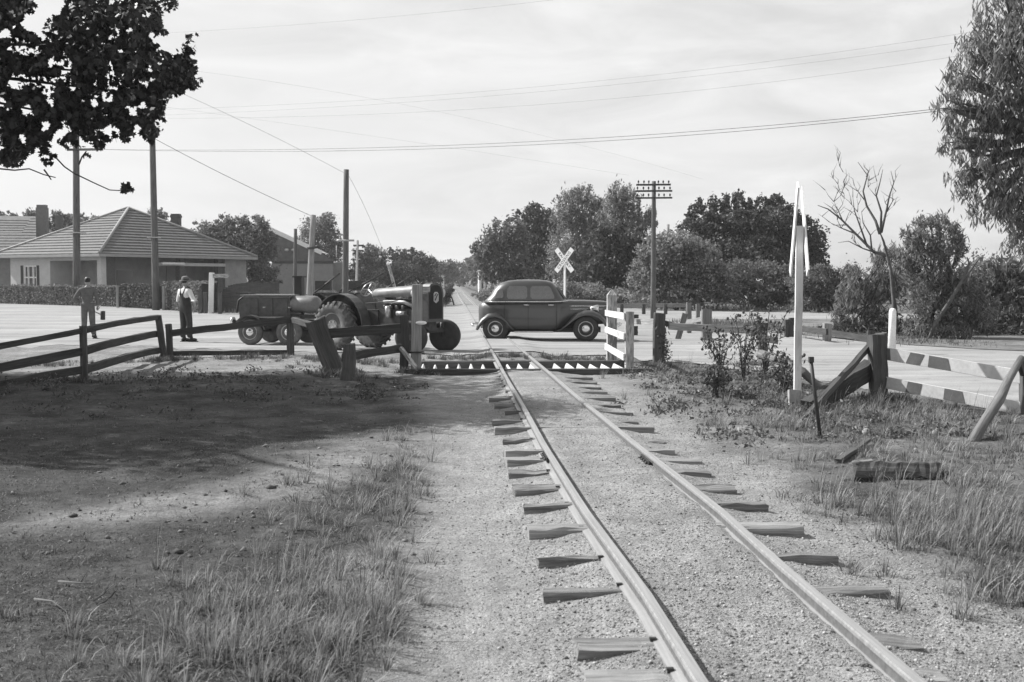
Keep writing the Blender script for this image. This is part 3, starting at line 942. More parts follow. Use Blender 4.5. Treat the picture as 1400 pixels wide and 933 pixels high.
# ================================================================== NEAR CROSSBUCK SIGN (edge on) AND FAR CROSSBUCK
def letters(txt, size, m, parent, mat4, name='lettering'):
    cu = bpy.data.curves.new('t', 'FONT'); cu.body = txt; cu.size = size; cu.align_x = 'CENTER'; cu.align_y = 'CENTER'; cu.extrude = 0.002
    cu.space_character = 1.15
    ob = bpy.data.objects.new('t', cu); COL.objects.link(ob)
    dg = bpy.context.evaluated_depsgraph_get()
    me = bpy.data.meshes.new_from_object(ob.evaluated_get(dg))
    bpy.data.objects.remove(ob); bpy.data.curves.remove(cu)
    me.name = name
    me.transform(mat4); me.materials.clear(); me.materials.append(m)
    o = bpy.data.objects.new(name, me); o.parent = parent; link(o)
    return o


def crossbuck(base, rz, h, L, wbl, ang, label, flare=0.0, cut=False, baseblk=False, lean=0.0):
    """local frame: sign faces -Y, x to the right, z up"""
    r = thing('crossing_sign', base, label, 'railway sign', 'crossbuck signs at the crossing', rz)
    zc = h
    mb = MB(); mb.plank((0, 0, -.1), (lean, 0, zc + 0.42 * 0 + 0.05), 0.095, 0.09, up=(1, 0, 0), seg=5, jit=0.003, ch=.08); mb.build('post', M['flaky'] if baseblk else M['clean_white'], r, True)
    if baseblk:
        mb = MB(); mb.plank((0.02, 0.03, -.1), (0.02, 0.03, .20), 0.16, 0.15, up=(1, 0, 0), seg=4, jit=0.012); mb.build('footing', M['concrete'], r, True)
    for k, (txt, sg) in enumerate((('CROSSING', 1), ('RAILWAY', -1))):
        a = radians(ang) * sg
        d = Vector((cos(a), 0, sin(a)))
        yo = -0.065 if k == 0 else (-0.045 if not baseblk else 0.065)
        mb = MB(); n = 6
        c = Vector((lean, yo, zc))
        P = [c + d * (L * (i / n - .5)) + Vector((0, (-1 if yo < 0 else 1) * flare * (abs(i / n - .5) * 2) ** 2, 0)) for i in range(n + 1)]
        rings = []; nn = d.cross(Vector((0, 1, 0)))
        for p in P:
            rings.append([p + nn * (sx * wbl / 2) + Vector((0, sy * 0.010, 0)) for sx, sy in ((-1, -1), (-1, 1), (1, 1), (1, -1))])
        mb.ring(rings, True, True, None, False)
        b = mb.build('blade', M['clean_white'], r, True)
        if not flare:
            for half, tt in ((-1, txt[:4]), (1, txt[4:])):
                pass
            xa = Vector((cos(a), 0, sin(a))); ya = Vector((-sin(a), 0, cos(a)))
            m4 = Matrix(((xa.x, ya.x, 0, c.x), (0, 0, -1, c.y - 0.013), (xa.z, ya.z, 0, c.z), (0, 0, 0, 1)))
            letters(txt, wbl * 0.80, M['black'], b, m4)
    return r


p = W(1090, 561); p.z = H(p.x, p.y)
crossbuck(p, radians(80.0), 2.20, 1.28, 0.15, 57, 'tall white railway crossing sign on the right, seen edge on', flare=0.0, baseblk=True)
crossbuck(W(772, 427), radians(-36), 2.66, 1.50, 0.26, 50, 'white X-shaped railway crossing sign behind the car')


# ================================================================== POLES
def pole(name, base, top, r0, r1, label, m='pole', cat='pole', grp='wooden utility poles'):
    t = thing(name, base, label, cat, grp)
    mb = MB(); n = 6
    mb.tube([base.lerp(top, k / n) for k in range(n + 1)], [r0 + (r1 - r0) * k / n for k in range(n + 1)], 12)
    mb.build('pole_shaft', M[m], t)
    return t


b = W(105, 417.5); t = pole('utility_pole', b, WD(104, 175, b.y - 1), .25, .19, 'thick wooden utility pole in front of the hedge, under the overhanging leaves', 'pole')
mb = MB(); mb.plank(WD(92, 205, b.y - .9), WD(137, 204.5, b.y - 1.5), 0.14, 0.12, seg=3); mb.build('crossarm', M['dark_wood'], t)
mb = MB(); mb.box(WD(105, 318.5, b.y - .6), (1.0, .75, .06)); mb.build('guard_collar', M['tin'], t)
b = W(213.5, 424.5); t = pole('utility_pole', b, WD(207, 130, b.y), .205, .14, 'tall wooden utility pole just left of the man in the hat', 'pole')
mb = MB(); mb.box(WD(210.5, 325, b.y - .1), (0.62, .55, .05)); mb.build('guard_collar', M['tin'], t)
b = W(472, 428); t = pole('utility_pole', b, WD(473.5, 232, b.y), .17, .13, 'dark bare utility pole rising behind the tractor', 'pole')
mb = MB(); mb.tube([WD(463, 329, b.y - .3), WD(484, 329, b.y)], 0.05, 6); mb.ell(WD(464, 329, b.y - .3), (.14, .14, .07)); mb.build('lamp_bracket', M['tin'], t)
b = W(422, 431); t = pole('utility_pole', b, WD(428, 294, b.y), .16, .12, 'pale slanting utility pole in front of the plastered shed', 'pole_pale')
mb = MB(); mb.plank(WD(420, 340, b.y - .2), WD(436, 338, b.y), 0.10, 0.10); mb.build('crossarm', M['dark_wood'], t)
b = W(403, 428); t = pole('utility_pole', b, WD(404, 313, b.y), .10, .08, 'thin dark pole beside the shed roof, left of the pale pole')

b = W(893, 436); b = W(893, 436)
t = pole('telegraph_pole', b, WD(894, 248, b.y), .12, .085, 'telegraph pole with three crossarms right of the crossing sign', 'pole', 'telegraph pole', 'telegraph poles along the railway')
for (vv, ua, ub) in ((253, 870, 917), (261.5, 868.5, 919), (271, 868.5, 919)):
    mb = MB(); mb.plank(WD(ua, vv, b.y - .15), WD(ub, vv - .3, b.y - .15), 0.075, 0.07, seg=3, jit=.003); arm = mb.build('crossarm', M['dark_wood'], t)
    for f in (0.06, .22, .36, .64, .78, .94):
        c = WD(ua + (ub - ua) * f, vv, b.y - .15); mb = MB()
        mb.lathe(c + Vector((0, 0, .03)), (0, 0, 1), [(0, .012), (.06, .012), (.06, .035), (.10, .04), (.14, .03), (.16, .015)], 7); mb.build('insulator', M['iron'], arm)
b = W(911, 417); t = pole('telegraph_pole', b, WD(913.5, 307, b.y), .12, .09, 'plain thin pole among the bushes right of the three-arm telegraph pole', 'pole_pale', 'telegraph pole', 'telegraph poles along the railway')
for (u, vb_, vt, lab, arms) in ((725.5, 402, 334, 'left of a pair of distant telegraph poles joined by insulator arms', True), (732, 402, 334, 'right of a pair of distant telegraph poles joined by insulator arms', False),
                                (664, 400, 325, 'slim distant pole at the left edge of the gum trees', False), (692, 400, 349, 'distant telegraph pole with short arms behind the car', True)):
    b = W(u, vb_); t = pole('telegraph_pole', b, WD(u, vt, b.y), .13, .10, lab, 'dark_wood', 'telegraph pole', 'telegraph poles along the railway')
    if arms:
        for vv in (vt + 4, vt + 9):
            mb = MB(); mb.plank(WD(u - 6, vv, b.y - .3), WD(u + (15 if vt < 340 else 8), vv, b.y - .3), 0.12, 0.1); arm = mb.build('crossarm', M['grey_wood'], t)
            for f in range(5):
                c = WD(u - 5 + f * (4.6 if vt < 340 else 2.8), vv - 1.5, b.y - .3); mb = MB(); mb.lathe(c, (0, 0, 1), [(0, .06), (.16, .06), (.2, .03)], 6); mb.build('insulator', M['porcelain'], arm)
b = W(487, 424); t = pole('telegraph_pole', b, WD(489, 330, b.y + 40), .12, .10, 'faint distant pole with two arms behind the junk yard', 'pole', 'telegraph pole', 'telegraph poles along the railway')
bb = WD(489, 330, b.y + 40)
for vv in (336, 343):
    mb = MB(); mb.plank(WD(483, vv, bb.y), WD(497, vv, bb.y), .16, .12); mb.build('crossarm', M['pole'], t)
b = W(537, 420); mbp = MB(); t = thing('leaning_pole', W(545, 421), 'pale pole leaning left behind the tractor bonnet', 'pole')
mbp.tube([W(548, 424), WD(531, 361, 62)], .08, 8); mbp.build('pole_shaft', M['worn_white'], t)

# finger post at the corner
b = W(288, 428.5); t = thing('finger_post', b, 'white finger signpost with a short arm beside the man in the hat', 'signpost')
mb = MB(); mb.plank(b - Vector((0, 0, .1)), WD(289.5, 373, b.y), 0.235, 0.2, up=(1, 0, 0), seg=3, jit=.004); mb.build('post', M['clean_white'], t)
mb = MB(); q = WD(291, 377.5, b.y - .12); mb.prism([(q.x, q.z - .10), (q.x + .68, q.z - .10), (q.x + .82, q.z), (q.x + .68, q.z + .10), (q.x, q.z + .10)], q.y - .02, q.y + .02); mb.build('sign_arm', M['worn_white'], t)


# ================================================================== WIRES
def wire(pts, r, label):
    """pts: (u, v, distance) samples; smooth through three"""
    (u0, v0, d0), (u1, v1, d1), (u2, v2, d2) = pts
    s = (u1 - u0) / (u2 - u0) if u2 != u0 else .5
    P = []
    for k in range(25):
        f = k / 24
        # quadratic through the three samples
        l0 = (f - s) * (f - 1) / ((0 - s) * (0 - 1)); l1 = f * (f - 1) / (s * (s - 1)); l2 = f * (f - s) / (1 - s)
        P.append(WD(u0 * l0 + u1 * l1 + u2 * l2, v0 * l0 + v1 * l1 + v2 * l2, d0 * l0 + d1 * l1 + d2 * l2))
    mb = MB(); mb.tube(P, r, 5, True, False)
    o = mb.build('overhead_wire', M['wire'])
    tag(o, label, 'wire', 'overhead wires')


wire(((108, 204, 76), (500, 202.5, 62), (1300, 147, 36)), .011, 'upper of two dark wires crossing the sky from the left utility pole')
wire(((135, 204.5, 76), (500, 206, 62), (1300, 150, 36)), .011, 'lower of two dark wires crossing the sky from the left utility pole')
wire(((208, 188, 63), (320, 246, 66), (427, 296, 68)), .014, 'dark wire dropping from the tall pole to the pale slanting pole')
wire(((212, 112, 63), (350, 175, 62), (473, 238, 60)), .008, 'thin wire dropping from the leaves to the dark bare pole')
wire(((474, 236, 60), (497, 280, 64), (523, 342, 70)), .008, 'thin wire sagging right from the top of the dark bare pole')
wire(((215, 46, 60), (480, 28, 50), (790, -4, 40)), .0032, 'faint wire high at the top of the sky, left half')
wire(((205, 90, 62), (560, 145, 70), (960, 245, 52)), .0032, 'faint wire sloping from the leaves down towards the three-arm pole')
wire(((215, 145, 62), (480, 182, 70), (860, 240, 52)), .0032, 'faint wire sloping low across the middle of the sky')
wire(((220, 150, 62), (700, 122, 50), (1340, 42, 34)), .0032, 'upper of three faint wires rising to the top right')
wire(((215, 158, 62), (700, 129, 50), (1340, 54, 34)), .0032, 'middle of three faint wires rising to the top right')
wire(((230, 162, 62), (700, 146, 50), (1340, 72, 34)), .0032, 'lowest of three faint wires rising to the top right')


# ================================================================== HOUSE
def tile_face(mb, apex, c0, c1, n=17, lift=0.065):
    """stepped tile courses on the triangle apex, c0, c1 (eave corners)"""
    nrm = (c0 - apex).cross(c1 - apex).normalized()
    if nrm.z < 0: nrm = -nrm
    for k in range(n):
        t0 = k / n; t1 = (k + 1) / n
        a0 = apex.lerp(c0, t0); b0 = apex.lerp(c1, t0); a1 = apex.lerp(c0, t1); b1 = apex.lerp(c1, t1)
        a1l, b1l = a1 + nrm * lift, b1 + nrm * lift
        mb.add([a0, b0, b1l, a1l, a1, b1], [(0, 1, 2, 3), (3, 2, 5, 4)])


def house():
    fc = WD(136, 347, 85.0); ez = fc.z
    lc = WD(-12, 350, (ez - CAMZ) * FPX / 33.0); lc.z = ez
    dl = (lc - fc); dl.z = 0; S2 = dl.length; dl.normalize()
    dr = Vector((dl.y, -dl.x, 0)); S1 = 15.9
    rc = fc + dr * S1; lc = fc + dl * S2; bc = rc + dl * S2
    cen = (fc + bc) / 2; ap = Vector((cen.x, cen.y, CAMZ + 96.5 * cen.y / FPX))
    h = thing('house', Vector((cen.x, cen.y, 0)), 'pale bungalow with a tiled pyramid roof behind the hedge', 'house', 'bungalows on the left')
    mb = MB()
    for a, b in ((fc, rc), (lc, fc), (bc, lc), (rc, bc)): tile_face(mb, ap, a, b)
    rf_ = mb.build('roof', M['tiles'], h, fix=False)
    mb = MB()
    for c in (fc, rc, lc, bc): mb.tube([ap + Vector((0, 0, .05)), c + Vector((0, 0, .07))], .11, 6)
    mb.build('hip_cap', M['tiles_pale'], rf_)
    mb = MB()
    for a, b in ((fc, rc), (lc, fc), (bc, lc), (rc, bc)):
        mb.plank(a + Vector((0, 0, -.10)), b + Vector((0, 0, -.10)), .20, .05, seg=1, jit=0)
    mb.build('fascia', M['fascia'], h)
    mb = MB(); ins = .02
    mb.add([q + Vector((0, 0, -.16)) for q in (fc, rc, bc, lc)], [(0, 1, 2, 3)]); mb.build('eaves', M['stucco_dark'], h)
    # walls: local frame e1 along right face, e2 along left face, origin front corner of walls
    e1, e2 = dr, dl; o = fc + (dr + dl) * .65; o.z = 0
    L1 = S1 - 1.3; L2 = S2 - 1.3; wz = ez - .17

    def wl(mb, a0, a1, b0, b1, z0, z1):
        P = [o + e1 * a + e2 * b for a, b in ((a0, b0), (a1, b0), (a1, b1), (a0, b1))]
        mb.add([Vector((p.x, p.y, z0)) for p in P] + [Vector((p.x, p.y, z1)) for p in P], [(0, 1, 2, 3), (7, 6, 5, 4), (0, 4, 5, 1), (1, 5, 6, 2), (2, 6, 7, 3), (3, 7, 4, 0)])
    mb = MB()
    wl(mb, 2.2, L1, 2.4, L2, 0, wz)                    # main block, verandah cut out of the corner
    mb.build('wall', M['stucco_dark'], h)
    mb = MB()
    wa, wb, wl0, wl1 = 7.3, 8.8, 5.7, 10.4              # window span along the left face
    wl(mb, 0, 2.18, wl0, wa, 0, wz); wl(mb, 0, 2.18, wb, wl1, 0, wz); wl(mb, 0, 2.18, wa, wb, 0, .85); wl(mb, 0, 2.18, wa, wb, 2.75, wz)
    mb.build('wall', M['stucco'], h)
    mb = MB(); wl(mb, 12.2, L1, 0, 2.38, 0, wz); mb.build('wall', M['stucco_dark'], h)
    wn = MB()
    for b in (wa + .05, wa + .45, wb - .45, wb - .05): wl(wn, .04, .14, b - .05, b + .05, .85, 2.75)
    for z in (.90, 1.85, 2.70): wl(wn, .05, .13, wa, wb, z - .05, z + .05)
    w_ = wn.build('window', M['clean_white'], h)
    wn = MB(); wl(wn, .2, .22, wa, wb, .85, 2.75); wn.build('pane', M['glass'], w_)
    wn = MB(); wl(wn, -.12, .05, wa - .15, wb + .15, .74, .845); wn.build('sill', M['clean_white'], w_)
    wn = MB(); wl(wn, -.03, .10, wa - .34, wa - .06, .85, 2.75); wn.build('shutter', M['dark_wood'], w_)
    wn = MB(); wl(wn, -.03, .10, wb + .06, wb + .34, .85, 2.75); wn.build('shutter', M['dark_wood'], w_)
    cm = MB(); wl(cm, 0, .45, 0, .45, 0, wz); cm.build('pillar', M['stucco'], h)
    cm = MB(); wl(cm, .5, 1.3, 0.02, .5, 0, wz); cm.build('pillar', M['brick'], h)
    for a in (7.4, 11.4):
        cm = MB(); wl(cm, a, a + .6, 0, .45, 0, wz); cm.build('pillar', M['brick'], h)
    cm = MB(); wl(cm, 0, .18, .45, wl0, wz - .28, wz); cm.build('beam', M['stucco'], h)
    cm = MB(); wl(cm, 5.0, 12.2, -.05, .2, wz - .62, wz - .38); cm.build('beam', M['stucco'], h)
    cm = MB(); wl(cm, 5.4, 7.6, -.35, -.08, wz - .52, wz - .36); cm.build('awning', M['clean_white'], h)
    cm = MB(); wl(cm, 0.02, 2.2, .45, wl0, 0, .28); wl(cm, 1.3, 12.2, .05, 2.4, 0, .28); cm.build('porch_floor', M['concrete'], h)
    cm = MB(); wl(cm, .05, .2, 4.9, wl0, .28, 1.1); wl(cm, .05, .22, .45, 1.4, .28, .95); wl(cm, 1.3, 4.6, .03, .2, .28, .9); cm.build('low_wall', M['brick'], h)
    cm = MB(); wl(cm, 2.13, 2.22, 1.6, 2.5, .28, 2.4); cm.build('door', M['interior'], h)
    cm = MB(); wl(cm, 3.2, 5.0, 2.34, 2.42, .9, 2.5); dw = cm.build('window', M['fascia'], h)
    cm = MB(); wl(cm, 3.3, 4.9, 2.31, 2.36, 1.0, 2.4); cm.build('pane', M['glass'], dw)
    cm = MB(); wl(cm, 8.2, 11.2, 2.32, 2.37, .3, wz - .4); cm.build('pale_panel', M['stucco_mid'], h)
    # chimney on the far right slope
    cm = MB(); c = WD(241, 318, cen.y + 2.2); s_ = cen.y / FPX
    cm.box((c.x, c.y, CAMZ + (383 - 308) * s_), (12 * s_, 11 * s_, 1.9)); cm.box((c.x, c.y, CAMZ + (383 - 295.5) * s_), (13.5 * s_, 13 * s_, .18))
    cm.build('chimney', M['brick'], h)
    return h


M['stucco_mid'] = paint('stucco_mid', 0.27, 0.9, 0.1, 2, 0, 0.3)
M['tiles_pale'] = paint('ridge_tiles', 0.30, 0.7, 0.2, 8)
house()


def neighbour():
    Y = 108.0; s = Y / FPX
    def P(u, v, dy=0): return WD(u, v, Y + dy)
    h = thing('house', P(0, 400), 'neighbouring bungalow at the left edge with a broad brick chimney on its tiled roof', 'house', 'bungalows on the left')
    mb = MB()
    ridge0, ridge1 = P(-110, 294, 6), P(48, 296, 6)
    e0, e1 = P(-190, 350, 0), P(98, 350, 0)
    b1 = P(110, 350, 14); b0 = P(-190, 350, 14)
    n = 14
    for k in range(n):
        t0, t1 = k / n, (k + 1) / n
        nrm = Vector((0, -.5, .86)) * .05
        mb.add([ridge0.lerp(e0, t0), ridge1.lerp(e1, t0), ridge1.lerp(e1, t1) + nrm, ridge0.lerp(e0, t1) + nrm, ridge0.lerp(e0, t1), ridge1.lerp(e1, t1)], [(0, 1, 2, 3), (3, 2, 5, 4)])
    mb.add([ridge1, e1, b1], [(0, 1, 2)]); mb.add([ridge0, ridge1, b1, b0], [(0, 1, 2, 3)]); mb.add([ridge0, e0, b0], [(0, 1, 2)])
    r = mb.build('roof', M['tiles'], h, fix=False)
    mb = MB()
    # lower projecting gable
    a = P(-60, 297, -2); b = P(42, 299, -2); c = P(30, 319, -4.2); d = P(-80, 319, -4.2)
    for k in range(6):
        t0, t1 = k / 6, (k + 1) / 6
        nrm = Vector((0, -.5, .86)) * .05
        mb.add([a.lerp(d, t0), b.lerp(c, t0), b.lerp(c, t1) + nrm, a.lerp(d, t1) + nrm, a.lerp(d, t1), b.lerp(c, t1)], [(0, 1, 2, 3), (3, 2, 5, 4)])
    mb.build('dormer_roof', M['tiles'], r, fix=False)
    mb = MB(); mb.box(P(-40, 372, 7.5) , (16, 11.5, 3.0)); mb.build('wall', M['stucco_dark'], h)
    mb = MB(); c = P(58, 305, -.6); mb.box(c, (14 * s, 9 * s, 40 * s)); mb.box(c + Vector((0, 0, 20 * s)), (12 * s, 8 * s, .5)); mb.build('chimney', M['brick_mid'], r)
    mb = MB(); c = P(81, 305, 12); mb.box(c, (9 * s, 8 * s, 22 * s)); mb.build('chimney', M['brick'], r)


M['brick_mid'] = paint('chimney_brick', 0.15, 0.9, 0.2, 8)
neighbour()


# plastered shed with dark gabled roof and a bright barge board
def shed():
    Y = 116.0
    def P(u, v, dy=0): return WD(u, v, Y + dy)
    h = thing('shed', P(415, 404), 'plastered shed with a dark gable and bright barge board behind the pale pole', 'shed')
    a = P(372, 358); b = P(457, 358); z0 = 0
    mb = MB(); mb.add([(a.x, Y, 0), (b.x, Y, 0), (b.x, Y, a.z), (a.x, Y, a.z), (a.x, Y + 9, 0), (b.x, Y + 9, 0), (b.x, Y + 9, a.z), (a.x, Y + 9, a.z)],
                      [(0, 1, 2, 3), (5, 4, 7, 6), (1, 5, 6, 2), (4, 0, 3, 7), (3, 2, 6, 7)]); mb.build('wall', M['stucco_mid'], h)
    mb = MB(); mb.plank(P(372, 358.5, -.06), P(457, 358.5, -.06), .26, .12); mb.build('cap_board', M['dark_wood'], h)
    # gable of the roof behind, its right slope edged by the bright board
    g0 = P(340, 300, 3); g1 = P(440, 346, 3)
    ap_ = P(365, 311, 3)
    mb = MB(); mb.add([P(374, 357.5, 3), P(456, 357.5, 3), P(441, 347, 3), ap_, P(300, 357.5, 3)], [(0, 1, 2, 3, 4)]); mb.build('gable', M['shed'], h)
    mb = MB(); q = [ap_, P(441, 346, 3)]
    mb.add([q[0], q[1], q[1] + Vector((0, 7, 0)), q[0] + Vector((0, 7, 0))], [(0, 1, 2, 3)]); q = [ap_, P(290, 350, 3)]
    mb.add([q[0], q[1], q[1] + Vector((0, 7, 0)), q[0] + Vector((0, 7, 0))], [(0, 1, 2, 3)]); mb.build('roof', M['tin'], h)
    mb = MB(); mb.plank(P(366, 312, 2.9), P(440, 346, 2.9), .42, .08, seg=3); mb.build('barge_board', M['clean_white'], h)
    for u in (392, 401):
        mb = MB(); mb.lathe(P(u, 342, 2.8), (1, 0, 0), [(-.2, .08), (-.1, .15), (.1, .15), (.2, .08)], 8); mb.build('lamp', M['tin'], h)
    w = thing('water_tank', P(464, 400), 'tall cylindrical tank at the right end of the plastered shed', 'tank')
    mb = MB(); c = P(463.5, 402, .2); mb.lathe((c.x, c.y, 0), (0, 0, 1), [(0, .55), (3.3, .55), (3.32, .6), (3.45, .6)], 18); mb.build('drum', M['stucco_dark'], w)
    mb = MB(); mb.tube([P(460, 352, .2), P(460, 336, .2)], .05, 6); mb.build('vent_pipe', M['stucco'], w)


M['stucco_mid'] = paint('stucco_mid', 0.27, 0.9, 0.1, 2, 0, 0.3)
shed()

# paling fence between the house and the shed, stepping up
pf = thing('paling_fence', W(340, 430), 'weathered vertical paling fence between the house and the shed', 'fence')
mb = MB(); u = 296.0
while u < 383:
    vt = np.interp(u, [296, 312, 330, 383], [404, 391, 387, 386]); p = W(u, 430); p.y += 4
    q = WD(u, vt, p.y); x = WD(u, 400, p.y).x
    mb.box((x, p.y + random.uniform(-.01, .01), (q.z + random.uniform(-.03, .03)) / 2), (.125, .03, q.z)); u += 3.5
mb.build('palings', M['post'], pf)
mb = MB()
for f in (.3, .9): mb.plank(WD(296, 420 - 12 * f, W(296, 430).y + 4.06), WD(383, 420 - 20 * f, W(383, 430).y + 4.06), .09, .05)
mb.build('rail_board', M['post'], pf)
for u, v in ((274, 430), (281, 430), (301, 431)):
    p = W(u, v - 1); mb = MB(); mb.plank(p - Vector((0, 0, .1)), p + Vector((0, 0, 1.05)), .18, .15, up=(1, 0, 0)); o = mb.build('fence_post', M['post']); tag(o, {274: 'left of two short grey posts beside the white finger signpost', 281: 'right of two short grey posts, touching the white finger signpost', 301: 'short grey post right of the white finger signpost'}[u], 'post', 'short posts by the finger signpost')

# far little buildings
def hut(name, u0, u1, vt, vb, Y, m, label, roofm='tin'):
    a = WD(u0, vb, Y); b = WD(u1, vt, Y); w = b.x - a.x; zt = b.z
    h = thing(name, (a.x + w / 2, Y, 0), label, 'building', 'small buildings far along the railway')
    mb = MB(); mb.box((a.x + w / 2, Y + 3, zt / 2), (w, 6, zt)); mb.build('wall', M[m], h)
    mb = MB(); mb.prism([(a.x - .2, zt + .01), (b.x + .2, zt + .01), (b.x - w * .2, zt + w * .22), (a.x + w * .2, zt + w * .22)], Y - .3, Y + 6.3); mb.build('roof', M[roofm], h)
    mb = MB(); mb.box((a.x + w / 2, Y - .02, zt * .45), (w * .25, .06, zt * .5)); mb.build('door', M['dark_wood'], h)


hut('hut', 655, 664, 371, 395, 150, 'white_wall', 'small white hut beside the rails, left of the gum trees', 'white_wall')
hut('hut', 598, 607, 378, 390, 190, 'white_wall', 'tiny pale cottage far left of the rails', 'tin')
hut('hut', 737, 756, 377, 392, 120, 'shed', 'low shed with a bright roof between the far poles and the crossing sign', 'clean_white')
hut('hut', 500, 525, 358, 392, 150, 'shed', 'grey-roofed shed far behind the tractor', 'tin')
p = W(636.5, 390); mb = MB(); mb.plank((p.x, 330, 0), (p.x, 330, 2.0), .6, .5, up=(1, 0, 0)); o = mb.build('marker_post', M['clean_white']); o.location.x = WD(637, 390, 330).x; tag(o, 'tiny white post at the far end of the rails', 'post')

# ================================================================== LEAVES, SHRUBS, TREES
def leaf_quads(C, size, aspect, rng, droop=0.0, fold=False):
    """C (n,3) centres -> quads with random orientation; droop 0..1 turns the long axis downwards"""
    n = len(C)
    d = rng.normal(size=(n, 3)); d /= np.linalg.norm(d, axis=1)[:, None]
    d = d * (1 - droop) + np.array([0, 0, -1.0]) * droop
    d /= np.linalg.norm(d, axis=1)[:, None]
    r = rng.normal(size=(n, 3)); b = np.cross(d, r); b /= np.linalg.norm(b, axis=1)[:, None] + 1e-9
    L = (size * rng.uniform(0.6, 1.3, n))[:, None]; Wd = L * aspect
    nn = np.cross(d, b)
    # pointed leaf: 4 points (base, side, tip, side), slightly folded
    P0 = C - d * L / 2; P2 = C + d * L / 2; P1 = C + b * Wd / 2 + nn * Wd * 0.15; P3 = C - b * Wd / 2 + nn * Wd * 0.15
    V = np.stack([P0, P1, P2, P3], 1).reshape(-1, 3)
    F = np.arange(4 * n).reshape(n, 4)
    return V, F


def clump_points(clumps, n, rng, sub=9, spread=0.30, strand=False):
    """clumps: list of (centre, (rx,ry,rz)); points gathered in small sub clumps spread through each ellipsoid"""
    vol = np.array([r[0] * r[1] * r[2] for c, r in clumps]) ** 0.72
    cnt = np.maximum(1, (n * vol / vol.sum()).astype(int))
    out = []
    for (c, r), k in zip(clumps, cnt):
        r = np.array(r, float); c = np.array(c, float)
        ns = max(6, int(sub * 1.3 * (k / 400) ** 0.5 + sub))
        q = rng.normal(size=(ns, 3)); q /= np.linalg.norm(q, axis=1)[:, None]
        q *= rng.uniform(0.25, 1.12, ns)[:, None] ** 0.6
        w_ = rng.uniform(0.3, 1.6, ns); w_ /= w_.sum()
        which = rng.choice(ns, k, p=w_)
        e = rng.normal(size=(k, 3)) * (spread * 0.72) * rng.uniform(0.5, 1.3, ns)[which][:, None]
        if strand:
            e[:, 2] = e[:, 2] * 1.5 - np.abs(rng.normal(0, .12, k)); e[:, :2] *= .75
        p = q[which] + e
        out.append(c + p * r)
    return np.vstack(out)


def leaf_object(name, P, size, aspect, m, parent, rng, droop=0.0):
    V, F = leaf_quads(P, size, aspect, rng, droop)
    off = ROOT.get(parent, Vector((0, 0, 0))) if parent is not None else Vector((0, 0, 0))
    V = V - np.array(off)
    me = fast_mesh(name, V, F); me.materials.append(m)
    o = bpy.data.objects.new(name, me)
    if parent is not None: o.parent = parent
    return link(o)


def limb(mb, a, b, r0, r1, n=6, seg=4, wob=0.08):
    a = Vector(a); b = Vector(b); L = (b - a).length
    pts = [a.lerp(b, k / seg) + (Vector((random.gauss(0, 1), random.gauss(0, 1), random.gauss(0, .4))) * L * wob * (k not in (0,)) * (0.3 + .7 * sin(pi * k / seg))) for k in range(seg + 1)]
    mb.tube(pts, [r0 + (r1 - r0) * k / seg for k in range(seg + 1)], n)
    return pts


def tree(name, label, u, vb, Y, clumps_px, n, leaf, m, bark='bark', asp=0.5, droop=0.0, group='trees beyond the road', cat='tree', trunk_r=None, sub=9, spread=.30, depth=1.0, seed=None, fork=0.35, ground=None):
    """clumps_px: (u, v, ru, rv) seen from the camera; turned into world ellipsoids about the trunk"""
    rng = np.random.default_rng(seed if seed is not None else int(u * 7 + Y))
    if Y > 50: n = int(n * 1.9); leaf *= .68
    random.seed(int(u * 3 + Y))
    s = Y / FPX
    base = WD(u, vb, Y); base.z = 0 if ground is None else ground
    t = thing(name, base, label, cat, group)
    cl = []
    for (cu, cv, ru, rv) in clumps_px:
        c = WD(cu, cv, Y + rng.uniform(-.5, .5) * ru * s * depth)
        cl.append((c, (ru * s, (ru * .85 + 6) * s * depth, rv * s)))
    minis = []
    for c, r in cl:
        for k in range(4):
            q = rng.normal(size=3); q /= np.linalg.norm(q); f_ = rng.uniform(.95, 1.32); m_ = rng.uniform(.14, .3)
            minis.append((tuple(np.array(c) + q * np.array(r) * f_), (r[0] * m_, r[1] * m_, r[2] * m_ * (1.5 if droop > .25 else 1))))
    P = clump_points(cl + minis, n, rng, sub, spread, droop > .25)
    P = P[P[:, 2] > 0.05]
    mb = MB()
    top = max(c.z for c, r in cl); tr = trunk_r or max(.10, top * .028)
    cen = sum((c for c, r in cl), Vector()) / len(cl)
    fk = Vector((base.x + (cen.x - base.x) * .3, base.y + (cen.y - base.y) * .3, max(.5, top * fork)))
    limb(mb, base - Vector((0, 0, .2)), fk, tr * 1.15, tr * .8, 8, 4, .02)
    for c, r in cl:
        p = limb(mb, fk, Vector(c) + Vector((0, 0, -.1 * r[2])), tr * .55, tr * .14, 6, 5, .04)
        for k in range(5):
            q = rng.normal(size=3); q /= np.linalg.norm(q); q[2] = abs(q[2]) * .9
            limb(mb, p[3], Vector(c) + Vector(q * np.array(r) * .85), tr * .18, tr * .04, 4, 3, .05)
    mb.build('trunk', M[bark], t)
    leaf_object('crown', P, leaf, asp, m, t, rng, droop)
    return t


